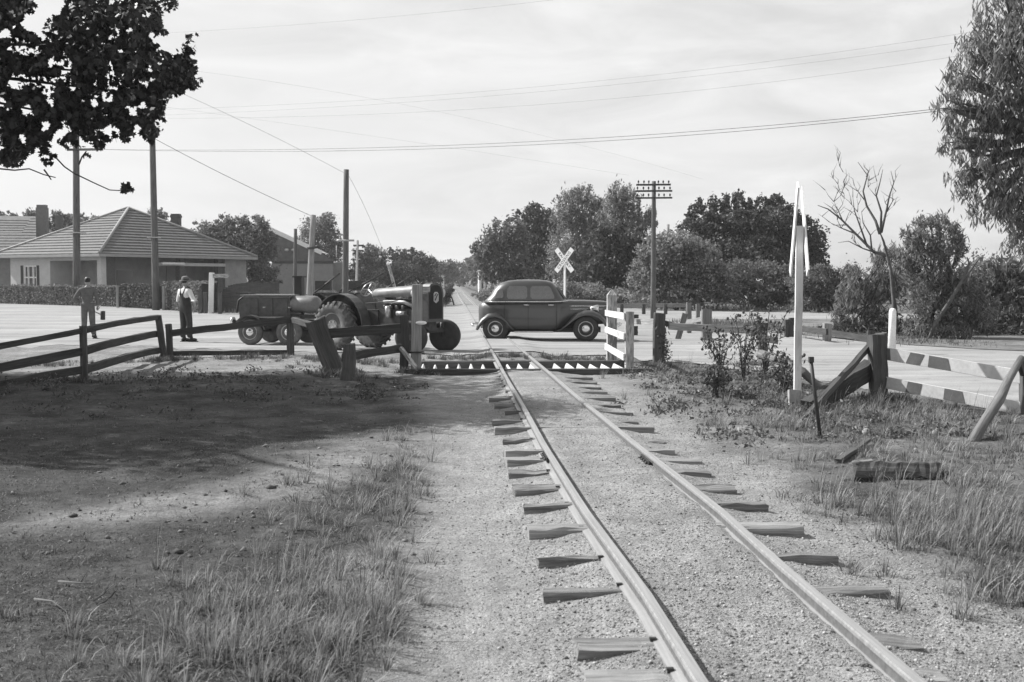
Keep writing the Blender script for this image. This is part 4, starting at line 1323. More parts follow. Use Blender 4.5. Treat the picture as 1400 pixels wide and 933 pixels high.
# ---------------- hedge in front of the house
def hedge(name, u0, v0, u1, v1, top_off, label, m, n):
    rng = np.random.default_rng(int(u0 + 1000))
    a = W(u0, v0); b = W(u1, v1); d = (b - a); L = d.length; d.normalize(); nrm = Vector((-d.y, d.x, 0))
    if nrm.y < 0: nrm = -nrm
    h = CAMZ - top_off
    t = thing(name, (a + b) / 2, label, 'hedge', 'clipped hedges before the bungalow')
    mb = MB(); mb.prism([(0, 0), (.7, 0), (.7, h - .1), (0, h - .1)], 0, 1)
    mb = MB()
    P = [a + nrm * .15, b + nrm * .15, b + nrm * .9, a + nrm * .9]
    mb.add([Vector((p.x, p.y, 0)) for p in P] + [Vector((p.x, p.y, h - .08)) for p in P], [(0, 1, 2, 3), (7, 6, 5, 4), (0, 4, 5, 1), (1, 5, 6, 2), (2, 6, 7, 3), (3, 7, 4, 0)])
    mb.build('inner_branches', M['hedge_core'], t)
    al = rng.uniform(0, L, n); hz = rng.uniform(0, h, n); dp = rng.normal(0, .05, n) + .08
    topm = rng.random(n) < .3
    hz = np.where(topm, h - .05 + rng.normal(0, .035, n), hz); dp = np.where(topm, rng.uniform(0, 1.0, n), dp)
    hz = hz + .06 * np.sin(al * 1.3) * topm
    Q = np.array(a)[None, :] + np.outer(al, np.array(d)) + np.outer(dp, np.array(nrm)); Q[:, 2] = hz
    leaf_object('leaves', Q, .13, .7, m, t, rng)


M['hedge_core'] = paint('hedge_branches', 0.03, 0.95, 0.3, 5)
hedge('hedge', -330, 406, 158, 420.0, .32, 'long clipped hedge before the bungalow, left of the white gate post', M['lf_mid'], 9000)
hedge('hedge', 164, 420.5, 207, 423, .24, 'short dark hedge between the white gate post and the tall utility pole', M['lf_dark'], 3000)
hedge('hedge', 222, 424, 272, 428, .1, 'thin hedge behind the man in the hat', M['lf_mid'], 3000)
for u, v, lab in ((161, 421, 'white gate post between the long hedge and the short dark hedge'), (224, 424.5, 'pale gate post just right of the tall utility pole')):
    p = W(u, v); mb = MB(); mb.plank(p - Vector((0, 0, .1)), p + Vector((0, 0, 1.32)), .15, .14, up=(1, 0, 0)); o = mb.build('gate_post', M['grey_wood']); tag(o, lab, 'post', 'gate posts along the hedge')

# ---------------- trees, right-hand side beyond the road
TG = 'trees beyond the road'
tree('gum_tree', 'rounded gum tree at the left end of the right-hand tree line', 688, 392, 112, [(676, 332, 24, 20), (700, 318, 22, 18), (662, 345, 14, 12), (690, 352, 30, 22), (668, 372, 18, 14), (708, 372, 22, 18)], 5500, .55, M['lf_mid'], 'bark', droop=.3, group=TG, sub=12)
tree('gum_tree', 'gum tree with knobbly dark crown behind the rounded one', 738, 392, 118, [(716, 300, 12, 12), (728, 288, 9, 9), (742, 292, 12, 12), (735, 312, 26, 16), (755, 318, 18, 14), (730, 335, 34, 22), (745, 365, 30, 20)], 5500, .55, M['lf_dark'], droop=.2, group=TG, sub=12)
tree('gum_tree', 'tall feathery gum tree with pale top above the crossing sign', 800, 395, 92, [(780, 272, 14, 12), (796, 265, 16, 10), (812, 276, 14, 14), (775, 290, 20, 18), (805, 295, 26, 20), (790, 325, 34, 26), (772, 350, 24, 22), (812, 345, 26, 24), (795, 378, 40, 22)], 9000, .42, M['lf_pale'], 'bark_pale', droop=.45, asp=.35, group=TG, sub=14)
tree('gum_tree', 'tallest thin-topped gum tree left of the three-arm telegraph pole', 850, 400, 88, [(848, 262, 14, 12), (838, 280, 14, 16), (860, 278, 14, 16), (878, 300, 14, 14), (850, 302, 26, 18), (890, 296, 8, 12)], 3600, .40, M['lf_pale'], 'bark_pale', droop=.5, asp=.32, group=TG, sub=14)
tree('gum_tree', 'dark leafy tree under the pale-topped gums', 842, 402, 82, [(830, 330, 28, 24), (862, 335, 26, 24), (840, 362, 34, 24), (872, 372, 26, 26), (815, 385, 34, 20), (850, 395, 34, 16)], 7500, .45, M['lf_dark'], droop=.15, group=TG, sub=12)
tree('bush', 'broad grey-green bush behind the three-arm telegraph pole', 925, 414, 64, [(885, 372, 26, 26), (900, 345, 26, 22), (930, 335, 26, 20), (955, 345, 24, 18), (925, 370, 36, 26), (965, 375, 28, 24), (890, 400, 26, 18), (935, 402, 34, 18), (985, 395, 24, 20)], 13000, .26, M['lf_pale'], droop=.05, asp=.6, group=TG, cat='bush', fork=.2, sub=16)
tree('dark_tree', 'massive dark tree with spiky top behind the bushes on the right', 1030, 414, 84, [(945, 296, 8, 12), (956, 285, 7, 12), (975, 282, 7, 12), (992, 282, 8, 14), (1010, 276, 8, 14), (1024, 284, 8, 12), (1043, 284, 9, 14), (1062, 280, 9, 12), (1080, 290, 10, 12), (960, 312, 26, 16), (1000, 310, 34, 20), (1045, 310, 36, 22), (1088, 316, 26, 22), (1112, 330, 20, 20), (950, 340, 34, 26), (1010, 350, 50, 30), (1070, 350, 40, 30), (1115, 352, 14, 16)], 20000, .36, M['lf_dark'], droop=.0, asp=.6, group=TG, sub=14)
tree('bush', 'mid-grey bush in front of the massive dark tree', 1040, 416, 66, [(1010, 378, 26, 20), (1045, 372, 24, 16), (1075, 385, 26, 20), (1025, 402, 34, 16), (1070, 405, 30, 16)], 8000, .24, M['lf_mid'], droop=.05, asp=.6, group=TG, cat='bush', fork=.2, sub=16)
tree('bush', 'low bush right of the white edge-on sign', 1118, 424, 58, [(1100, 385, 22, 18), (1125, 380, 18, 16), (1140, 400, 24, 20), (1110, 410, 26, 14), (1150, 415, 24, 16), (1160, 385, 18, 20)], 8000, .22, M['lf_mid'], droop=.1, asp=.5, group=TG, cat='bush', fork=.2, sub=16)
tree('bush', 'scrub under the gums between the far poles and the car', 770, 408, 76, [(715, 400, 30, 10), (760, 398, 34, 12), (800, 402, 36, 14), (842, 408, 34, 12), (690, 402, 26, 9), (665, 403, 18, 8)], 7000, .3, M['lf_pale'], droop=.0, asp=.5, group=TG, cat='bush', fork=.2)

# dead tree with bare branches
def bare(name, label, Y, stems, base, group):
    t = thing(name, base, label, 'tree', group); mb = MB()
    for pts, r in stems:
        P = [WD(u, v, Y + dy) for u, v, dy in pts]
        r *= .62; mb.tube(P, [r * (1 - .82 * k / (len(P) - 1)) for k in range(len(P))], 6)
    mb.build('trunk', M['dead'], t)


random.seed(5)
st = [([(1226, 450, 0), (1222, 410, 0), (1218, 370, 0), (1208, 330, 0), (1203, 318, 0)], .13),
      ([(1203, 320, 0), (1197, 302, .2), (1185, 282, .4), (1180, 262, .4), (1186, 240, .5), (1173, 222, .5)], .075),
      ([(1204, 318, 0), (1205, 290, -.2), (1198, 268, -.3), (1203, 250, -.3), (1207, 232, -.3)], .06),
      ([(1205, 318, 0), (1211, 292, .2), (1216, 268, .2), (1222, 250, .3), (1218, 234, .2)], .06),
      ([(1212, 290, .2), (1220, 276, .1), (1221, 258, 0)], .03), ([(1183, 275, .4), (1173, 262, .6), (1168, 254, .6)], .03), ([(1197, 268, -.3), (1187, 256, -.2)], .02),
      ([(1214, 350, 0), (1195, 345, .3), (1172, 322, .5), (1150, 300, .7), (1132, 286, .8), (1118, 281, .8)], .09),
      ([(1186, 338, .4), (1176, 310, .3), (1168, 288, .2), (1166, 270, .2)], .05), ([(1170, 320, .5), (1150, 312, .7), (1134, 304, .8)], .04), ([(1152, 302, .7), (1146, 288, .6), (1140, 276, .6)], .03),
      ([(1192, 344, .3), (1190, 322, .2), (1180, 305, .2), (1178, 290, .1)], .045), ([(1160, 308, .7), (1140, 308, .9), (1124, 296, 1.)], .025), ([(1198, 346, .3), (1180, 340, -.2), (1160, 330, -.4), (1146, 332, -.5)], .04)]
for k in range(90):
    q = random.choice(st[1:])[0]; a = random.choice(q[1:]); l = random.uniform(10, 24); an = random.uniform(-2.6, -.5)
    st.append(([a, (a[0] + l * .5 * cos(an) + random.gauss(0, 2), a[1] + l * .5 * sin(an), a[2] + .1), (a[0] + l * cos(an), a[1] + l * sin(an), a[2] + random.gauss(0, .3))], .018))
bare('dead_tree', 'bare dead tree with forking grey branches beyond the striped fence', 33.0, st, W(1226, 462), TG)

tree('willow_gum', 'drooping gum sapling left of the white marker post', 1182, 468, 34.5, [(1222, 346, 13, 11), (1236, 364, 13, 13), (1202, 352, 11, 11), (1225, 400, 12, 16), (1165, 378, 10, 12), (1183, 388, 12, 14), (1203, 372, 12, 14), (1215, 392, 10, 16), (1160, 405, 15, 15), (1188, 415, 16, 16), (1150, 430, 14, 15), (1175, 438, 16, 16), (1205, 435, 16, 18), (1150, 456, 16, 12), (1185, 460, 22, 12)], 6500, .20, M['lf_gum'], 'bark', droop=.55, asp=.18, group=TG, trunk_r=.06, sub=12, spread=.36)
tree('willow_gum', 'leafy gum with drooping leaves behind the striped fence', 1290, 474, 32.0, [(1247, 322, 11, 14), (1262, 306, 12, 11), (1283, 304, 11, 11), (1302, 318, 12, 13), (1313, 336, 9, 16), (1262, 335, 22, 18), (1290, 345, 20, 20), (1243, 356, 16, 16), (1268, 375, 20, 18), (1298, 382, 22, 20), (1325, 395, 18, 18), (1252, 408, 18, 20), (1280, 420, 20, 18), (1310, 425, 24, 18), (1340, 432, 24, 22), (1262, 448, 22, 18), (1300, 455, 26, 16)], 11000, .19, M['lf_gum'], 'bark', droop=.5, asp=.2, group=TG, trunk_r=.10, sub=12, spread=.36)
tree('bush', 'dark undergrowth below the drooping gums along the road', 1300, 472, 34.0, [(1140, 455, 24, 12), (1200, 455, 34, 20), (1250, 460, 36, 20), (1310, 462, 40, 18), (1370, 455, 40, 26), (1430, 455, 40, 30), (1490, 450, 40, 34)], 13000, .18, M['lf_dark'], droop=.3, asp=.3, group=TG, cat='bush', fork=.2, trunk_r=.06, sub=18)
tree('willow_gum', 'dark shaggy tree at the right edge behind the leaning branch', 1380, 478, 36, [(1350, 378, 34, 22), (1385, 385, 34, 30), (1330, 400, 28, 24), (1370, 425, 40, 28), (1420, 380, 40, 40), (1430, 430, 40, 40), (1480, 410, 50, 60)], 12000, .26, M['lf_mid'], droop=.5, asp=.25, group=TG, sub=14)
tree('dark_tree', 'distant round dark tree in the gap below the big gum', 1350, 440, 80, [(1350, 372, 30, 26), (1325, 390, 22, 24), (1375, 385, 24, 24), (1230, 395, 60, 30), (1180, 400, 40, 26), (1290, 395, 50, 26)], 6000, .4, M['lf_mid'], group=TG, sub=10)
# slanting limb in the leafy gum
t = thing('fallen_limb', W(1288, 470), 'thick bare limb slanting up to the right among the drooping gums', 'branch'); mb = MB()
mb.tube([WD(1268, 470, 31.6), WD(1280, 440, 31.4), WD(1300, 410, 31.3), WD(1318, 380, 31.2), WD(1325, 360, 31.2), WD(1322, 352, 31.1)], [.06, .055, .05, .045, .035, .02], 8)
mb.tube([WD(1318, 382, 31.2), WD(1340, 352, 31.0)], [.04, .02], 6); mb.build('limb', M['dead'], t)
# big gum, trunk outside the frame to the right
tree('gum_tree', 'big overhanging gum tree in the top right corner of the photo', 1500, 500, 24, [(1370, 10, 34, 40), (1340, 60, 30, 26), (1385, 75, 50, 40), (1310, 105, 22, 22), (1350, 125, 46, 36), (1298, 150, 18, 20), (1330, 175, 34, 30), (1390, 165, 50, 46), (1305, 200, 18, 24), (1340, 225, 34, 30), (1385, 235, 44, 40), (1318, 250, 18, 24), (1350, 280, 26, 24), (1390, 290, 34, 34), (1405, 330, 26, 30), (1440, 60, 70, 90), (1460, 200, 70, 90), (1440, 300, 50, 60), (1330, 20, 0.1, .1), (1470, -60, 90, 70)][:18] + [(1470, -70, 90, 60)], 26000, .18, M['lf_gum'], 'bark', droop=.6, asp=.19, group='trees beside the track', trunk_r=.28, sub=24, spread=.24, fork=.55)

# ---------------- trees, left and far
LG = 'trees behind the houses'
tree('dark_tree', 'large dark tree right of the bungalow roof', 330, 400, 107, [(285, 318, 18, 14), (305, 308, 14, 12), (330, 308, 14, 12), (350, 312, 16, 16), (300, 335, 30, 22), (340, 335, 34, 26), (362, 345, 14, 20), (320, 365, 44, 22), (355, 375, 22, 20)], 11000, .42, M['lf_mid'], group=LG, sub=12)
tree('dark_tree', 'dark tree behind the shed and the pale pole', 440, 402, 150, [(432, 312, 18, 14), (448, 312, 14, 14), (420, 328, 14, 14), (440, 335, 26, 20), (455, 345, 12, 20), (435, 360, 26, 20), (448, 300, 8, 8)], 6500, .45, M['lf_mid'], group=LG, sub=12)
tree('dark_tree', 'spreading tree far behind the dark bare pole', 505, 402, 150, [(506, 342, 9, 7), (500, 352, 14, 10), (516, 352, 14, 10), (495, 372, 22, 16), (520, 375, 20, 14)], 3500, .55, M['lf_mid'], group=LG)
tree('dark_tree', 'dense tree left of the rails behind the tractor bonnet', 560, 402, 150, [(548, 352, 18, 10), (570, 352, 16, 10), (584, 362, 12, 10), (555, 372, 30, 18), (580, 382, 24, 14), (535, 380, 18, 16)], 5500, .55, M['lf_dark'], group=LG)
tree('dark_tree', 'small far tree over the tiny pale cottage', 606, 396, 230, [(600, 366, 14, 8), (615, 362, 10, 6), (608, 378, 18, 12)], 2200, .75, M['lf_mid'], group=LG)
tree('dark_tree', 'hazy far tree where the rails vanish, left of the hut', 628, 392, 300, [(618, 364, 8, 7), (628, 368, 10, 8), (640, 364, 10, 7), (630, 380, 18, 10), (613, 378, 12, 10)], 2600, .9, M['lf_mid'], group=LG)
tree('dark_tree', 'far tree behind the small white hut', 655, 392, 210, [(648, 358, 10, 8), (662, 352, 12, 10), (650, 375, 14, 12), (668, 375, 18, 14)], 3000, .7, M['lf_mid'], group=LG)
for (u, v, ru, rv, Y, lab) in ((8, 300, 16, 12, 140, 'pale far tree at the left edge above the neighbouring roof'), (50, 292, 14, 8, 150, 'dark treetop just behind the broad brick chimney'), (84, 298, 14, 10, 150, 'gum treetop right of the broad brick chimney'),
                               (118, 302, 20, 10, 150, 'gum treetop left of the bungalow\'s roof peak'), (215, 294, 14, 9, 150, 'treetop right of the bungalow\'s roof peak')):
    tree('gum_tree', lab, u, 400, Y, [(u - ru * .5, v, ru * .5, rv * .8), (u + ru * .4, v + 1, ru * .5, rv * .7), (u, v + 14, ru * 1.3, 14), (u, v + 40, ru * 1.2, 26)], 2200, .6, M['lf_mid'], group=LG, droop=.2)
# weeds and scrub in the junk yard behind the tractor
for k, (u, vb, Y, cl, lab, mm) in enumerate((
        (445, 425, 66, [(432, 412, 16, 9), (450, 408, 14, 10), (462, 415, 16, 9), (440, 420, 18, 6)], 'weedy scrub at the foot of the plastered shed', 'lf_pale'),
        (505, 424, 72, [(490, 405, 18, 14), (510, 400, 16, 14), (525, 408, 20, 12), (500, 418, 26, 8)], 'scrub around the junk behind the tractor seat', 'lf_mid'),
        (560, 420, 78, [(545, 402, 16, 12), (570, 398, 18, 12), (590, 405, 16, 14), (570, 414, 30, 8)], 'scrub behind the tractor bonnet', 'lf_mid'),
        (622, 416, 78, [(606, 404, 8, 11), (613, 398, 6, 9), (603, 412, 10, 6)], 'dark weeds left of the far rails beyond the road', 'lf_mid'),
        (672, 412, 84, [(672, 408, 14, 5), (695, 405, 20, 6), (722, 408, 24, 6)], 'low scrub right of the far rails beyond the road', 'lf_mid'))):
    tree('bush', lab, u, vb, Y, cl, 3000, .22, M[mm], group='scrub beyond the road', cat='bush', fork=.15, asp=.4, trunk_r=.05)


# junk machinery in the yard
def junk(u, v, Y, w, label):
    a = WD(u, v, Y); t = thing('old_machinery', Vector((a.x, Y, 0)), label, 'machinery', 'old machinery in the yard')
    mb = MB(); mb.box((a.x, Y, .9), (w, .9, .16)); mb.box((a.x - w * .2, Y, 1.35), (w * .45, .7, .5)); mb.build('frame', M['iron'], t)
    mb = MB(); mb.tube([(a.x - w * .5, Y - .4, .9), (a.x + w * .3, Y - .4, 2.0)], .05, 6); mb.tube([(a.x + w * .2, Y + .3, .9), (a.x + w * .5, Y - .3, 1.5)], .04, 6); mb.build('lever', M['iron'], t)
    for s in (-.35, .35):
        mb = MB(); mb.lathe((a.x + s * w, Y - .5, .5), (0, -1, 0), [(0, .50), (.1, .50), (.1, .42), (0, .42)], 16); mb.lathe((a.x + s * w, Y - .5, .5), (0, -1, 0), [(-.02, .1), (.14, .1)], 10)
        for q in range(4): mb.tube([(a.x + s * w + .45 * cos(q * pi / 4), Y - .55, .5 + .45 * sin(q * pi / 4)), (a.x + s * w - .45 * cos(q * pi / 4), Y - .55, .5 - .45 * sin(q * pi / 4))], .02, 5)
        mb.build('wheel', M['iron'], t)


junk(505, 412, 62, 2.6, 'rusty old machine on iron wheels behind the tractor seat')
junk(552, 412, 68, 2.2, 'rusty old machine on iron wheels behind the tractor bonnet')
junk(452, 415, 62, 1.8, 'old machine among weeds between the shed tank and compressor trailer')


# ================================================================== CAR
def wheel_parts(parent, c, r, w, hub_dir, tyre='rubber', rim='rim', cap=True):
    c = Vector(c); d = Vector(hub_dir)
    wname = MB(); R_ = r
    k = r * .20
    wname.lathe(c, d, [(-w / 2, r * .62), (-w / 2, r * .80), (-w * .45, r * .92), (-w * .3, r * .985), (0, r), (w * .3, r * .985), (w * .45, r * .92), (w / 2, r * .80), (w / 2, r * .62), (w * .3, r * .58)], 28)
    o = wname.build('wheel', M[tyre], parent, True)
    m2 = MB(); m2.lathe(c, d, [(w * .1, r * .60), (w * .34, r * .62), (w * .40, r * .58), (w * .25, r * .50), (w * .2, r * .30), (w * .3, r * .12), (w * .3, 0.01)], 24); m2.build('rim', M[rim], o, True)
    if cap:
        m3 = MB(); m3.lathe(c, d, [(w * .2, r * .34), (w * .44, r * .33), (w * .56, r * .22), (w * .60, r * .02)], 20); m3.build('hubcap', M['chrome'], o, True)
    return o


def car():
    pos = W(742, 466.5); yaw = radians(-7)
    pos.z = 0.02
    c = thing('car', pos, 'dark 1930s sedan with rounded roof driving right across the rails', 'car', None, yaw)
    # near side is local -Y.  rear wheel x=-1.22, front wheel x=1.16
    # lower body loft along x: (x, halfwidth, zbot, ztop)
    S = [(-1.70, .30, .50, .92), (-1.66, .46, .42, 1.00), (-1.52, .60, .34, 1.06), (-1.2, .70, .30, 1.07), (-.8, .74, .28, 1.065), (-.2, .755, .28, 1.06), (.35, .75, .28, 1.06), (.52, .66, .30, 1.07), (.70, .52, .34, 1.085), (1.1, .43, .40, 1.08), (1.55, .34, .45, 1.06), (1.86, .27, .45, 1.02), (1.94, .20, .48, .96)]
    mb = MB(); rings = []
    for x, w, z0, z1 in S:
        rr = []
        h = z1 - z0
        for fy, fz in ((-.8, 0), (-1, .08), (-1.0, .45), (-.98, .72), (-.93, .90), (-.78, .98), (-.4, 1.0), (0, 1.02), (.4, 1.0), (.78, .98), (.93, .90), (.98, .72), (1, .45), (1, .08), (.8, 0)):
            rr.append(Vector((x, fy * w, z0 + h * fz)))
        rings.append(rr)
    mb.ring(rings, True, True, None, True)
    body = mb.build('body', M['car'], c, True)
    # cabin / roof loft vertical: outlines at heights
    def outline(xr, xf, w, z, rr, n=28):
        P = []
        for k in range(n):
            a = 2 * pi * k / n; ca, sa = cos(a), sin(a)
            e = 0.42
            px = math.copysign(abs(ca) ** e, ca); py = math.copysign(abs(sa) ** e, sa)
            P.append(Vector(((xr + xf) / 2 + px * (xf - xr) / 2, py * w, z)))
        return P
    lv = [(-1.60, .66, .70, 1.00), (-1.50, .62, .70, 1.10), (-1.38, .53, .68, 1.22), (-1.32, .46, .655, 1.34), (-1.22, .38, .62, 1.46), (-1.08, .29, .57, 1.55), (-.90, .14, .48, 1.60), (-.68, -.05, .34, 1.625), (-.48, -.22, .1, 1.632)]
    mb = MB(); mb.ring([outline(a, b, w, z, 0) for a, b, w, z in lv], True, True, None, True)
    cabin = mb.build('roof', M['car'], c, True)
    # side windows, rear quarter window, windscreen: panes 4 mm proud of the shell
    def side(x0, x1, z0, z1, s, sl0=0, sl1=0):
        m = MB()
        def yy(z): return np.interp(z, [1.10, 1.22, 1.34, 1.46], [.70, .68, .655, .62]) + .006
        n = 6; R_ = []
        vs_ = []; fs_ = []
        for k in range(n + 1):
            f = k / n; z = z0 + (z1 - z0) * f
            ins = .05 * (max(0, abs(f - .5) * 2 - .7) / .3) ** 2
            vs_ += [Vector((x0 + sl0 * f + ins, s * yy(z), z)), Vector((x1 + sl1 * f - ins, s * yy(z), z)), Vector((x0 + sl0 * f + ins, s * (yy(z) - .02), z)), Vector((x1 + sl1 * f - ins, s * (yy(z) - .02), z))]
        for k in range(n):
            a = 4 * k; fs_.append((a, a + 1, a + 5, a + 4)); fs_.append((a, a + 4, a + 6, a + 2)); fs_.append((a + 1, a + 3, a + 7, a + 5))
        fs_.append((0, 2, 3, 1)); fs_.append((4 * n, 4 * n + 1, 4 * n + 3, 4 * n + 2))
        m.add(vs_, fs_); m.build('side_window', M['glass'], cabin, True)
    for s in (-1, 1):
        side(-.30, .36, 1.12, 1.46, s, 0, -.14); side(-.92, -.38, 1.12, 1.46, s, .02, 0); side(-1.25, -1.00, 1.14, 1.38, s, .12, -.02)
    m = MB()
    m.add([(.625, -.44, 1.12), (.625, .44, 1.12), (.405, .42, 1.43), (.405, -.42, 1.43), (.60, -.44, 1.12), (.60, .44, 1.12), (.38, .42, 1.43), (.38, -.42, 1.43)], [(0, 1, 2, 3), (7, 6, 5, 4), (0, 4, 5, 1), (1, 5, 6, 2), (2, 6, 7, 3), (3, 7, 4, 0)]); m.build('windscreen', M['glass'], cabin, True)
    # belt moulding, drip rail, bonnet louvre strips and handles
    for s in (-1, 1):
        m = MB(); m.tube([(-1.45, s * .655, 1.045), (-1.2, s * .70, 1.05), (-.6, s * .742, 1.05), (.3, s * .742, 1.05), (.52, s * .65, 1.055), (.7, s * .505, 1.065)], .014, 6); m.build('belt_moulding', M['chrome'], c, True)
        m = MB()
        for z, x0, x1 in ((.93, .72, 1.75), (.85, .74, 1.6)):
            m.tube([(x0, s * np.interp(x0, [.7, 1.1, 1.55, 1.86], [.515, .435, .345, .28]) * 1.0, z), (1.1, s * .435, z), (x1, s * (np.interp(x1, [1.1, 1.55, 1.86], [.43, .34, .27]) + .006), z)], .013, 6)
        m.build('bonnet_strip', M['chrome'], c, True)
        for x in (-.42, .22):
            m = MB(); m.tube([(x - .06, s * .765, .96), (x, s * .79, .965), (x + .10, s * .785, .96)], .014, 6)
            m.build('door_handle', M['chrome'], c, True)
        m = MB()
        for x0, x1 in ((-.35, -.345), (.40, .405), (-.98, -.975)):
            m.box((x0, s * .757, .65), (.008, .012, .72))
        m.build('door_seam', M['interior'], c, True)
    # fenders: section swept along an arc
    def fender(path, s, y0, y1, name):
        m = MB(); rings = []
        for k, (x, z, th, wf) in enumerate(path):
            a = path[max(0, k - 1)]; b = path[min(len(path) - 1, k + 1)]
            t_ = Vector((b[0] - a[0], 0, b[1] - a[1])).normalized(); nrm = Vector((-t_.z, 0, t_.x))
            if nrm.z < -0.2: nrm = -nrm
            rr = []
            yc = (y0 + y1) / 2; hw = (y1 - y0) / 2 * wf
            for q in range(9):
                an = pi * q / 8
                rr.append(Vector((x, s * (yc - hw * cos(an)), z)) + nrm * (th * sin(an) - .0))
            for q in range(8, -1, -1):
                an = pi * q / 8
                rr.append(Vector((x, s * (yc - (hw - .012) * cos(an)), z)) + nrm * (th * sin(an) - .014))
            rings.append(rr)
        m.ring(rings, True, True, None, True)
        m.build(name, M['car'], c, True)
    for s in (-1, 1):
        fender([(.30, .27, .015, 1), (.42, .285, .02, 1), (.55, .34, .03, 1), (.70, .45, .06, 1), (.85, .57, .09, 1), (1.0, .66, .12, 1), (1.16, .70, .13, 1), (1.32, .69, .13, 1), (1.48, .63, .12, .98), (1.60, .53, .10, .95), (1.67, .42, .08, .9), (1.69, .34, .05, .85)], s, .42, .80, 'fender')
        fender([(-.70, .27, .02, 1), (-.80, .36, .04, 1), (-.92, .50, .07, 1), (-1.06, .61, .10, 1), (-1.22, .655, .11, 1), (-1.38, .63, .11, 1), (-1.53, .53, .10, .98), (-1.64, .40, .08, .95), (-1.70, .30, .05, .9)], s, .50, .80, 'fender')
        m = MB(); m.box((-.2, s * .735, .262), (1.02, .22, .035)); m.build('running_board', M['steel'], c, True)
        m = MB(); m.lathe((1.46, s * .47, .86), (1, 0, 0), [(-.22, .02), (-.15, .07), (-.03, .105), (.02, .11), (.03, .10), (.045, .05), (.05, .005)], 18); m.build('headlight', M['chrome'], c, True)
        wheel_parts(c, (1.16, s * .66, .34), .34, .15, (0, s, 0)); wheel_parts(c, (-1.22, s * .66, .34), .34, .15, (0, s, 0))
    m = MB(); m.tube([(1.98, -.74, .42), (2.06, -.4, .44), (2.08, 0, .44), (2.06, .4, .44), (1.98, .74, .42)], .035, 8); m.build('bumper', M['chrome'], c, True)
    m = MB(); m.tube([(-1.80, -.70, .42), (-1.88, -.35, .44), (-1.88, .35, .44), (-1.80, .70, .42)], .035, 8); m.build('bumper', M['chrome'], c, True)
    m = MB()
    for k in range(9): m.box((1.955, -.14 + .035 * k, .74), (.02, .010, .46))
    m.build('grille', M['chrome'], c, True)
    m = MB(); m.box((-.0, 0, .30), (3.1, .9, .12)); m.box((-1.22, 0, .34), (.12, 1.25, .1)); m.box((1.16, 0, .34), (.1, 1.25, .08)); m.build('chassis', M['iron'], c, True)


car()


# ================================================================== TRACTOR
def tyre_lug(parent, c, r, w, s, lugs=20, rimr=.52):
    m = MB(); c = Vector(c); d = Vector((0, s, 0))
    m.lathe(c, d, [(-w / 2, r * .56), (-w / 2, r * .80), (-w * .46, r * .87), (-w * .28, r * .91), (0, r * .915), (w * .28, r * .91), (w * .46, r * .87), (w / 2, r * .80), (w / 2, r * .56), (w * .3, r * .52)], 36)
    o = m.build('rear_wheel', M['dusty'], parent, True)
    m = MB()
    for k in range(lugs):
        for sd in (-1, 1):
            a = 2 * pi * (k + (0.5 if sd > 0 else 0)) / lugs
            P = []
            for j, (yy, da, rr) in enumerate(((.03, .16, 1.0), (.25, .08, .995), (.44, .0, .965), (.50, -.01, .86))):
                aa = a + da
                for q in (-.055, .055):
                    for ex in (0, 1):
                        R_ = r * (rr if ex else rr - .12)
                        P.append(c + Vector((R_ * cos(aa + q * (1.0)), s * sd * yy * w, R_ * sin(aa + q))))
            f = []
            for j in range(3):
                b = 4 * j
                f += [(b + 1, b + 5, b + 7, b + 3), (b, b + 1, b + 3 + 0, b + 2)[:0] or (b, b + 4, b + 5, b + 1), (b + 2, b + 3, b + 7, b + 6)]
            f += [(0, 1, 3, 2), (12, 14, 15, 13)]
            m.add(P, f)
    m.build('tread', M['dusty'], o, True)
    m = MB(); m.lathe(c, d, [(w * .05, r * .55), (w * .34, r * .57), (w * .40, r * .53), (w * .22, r * .48), (w * .18, r * .30), (w * .30, r * .26), (w * .34, r * .10), (w * .34, .01)], 28)
    for q in range(6): m.lathe(c + Vector((r * .2 * cos(q * pi / 3), s * w * .32, r * .2 * sin(q * pi / 3))), d, [(0, .02), (.03, .02)], 6)
    m.build('rim', M['rim'], o, True)


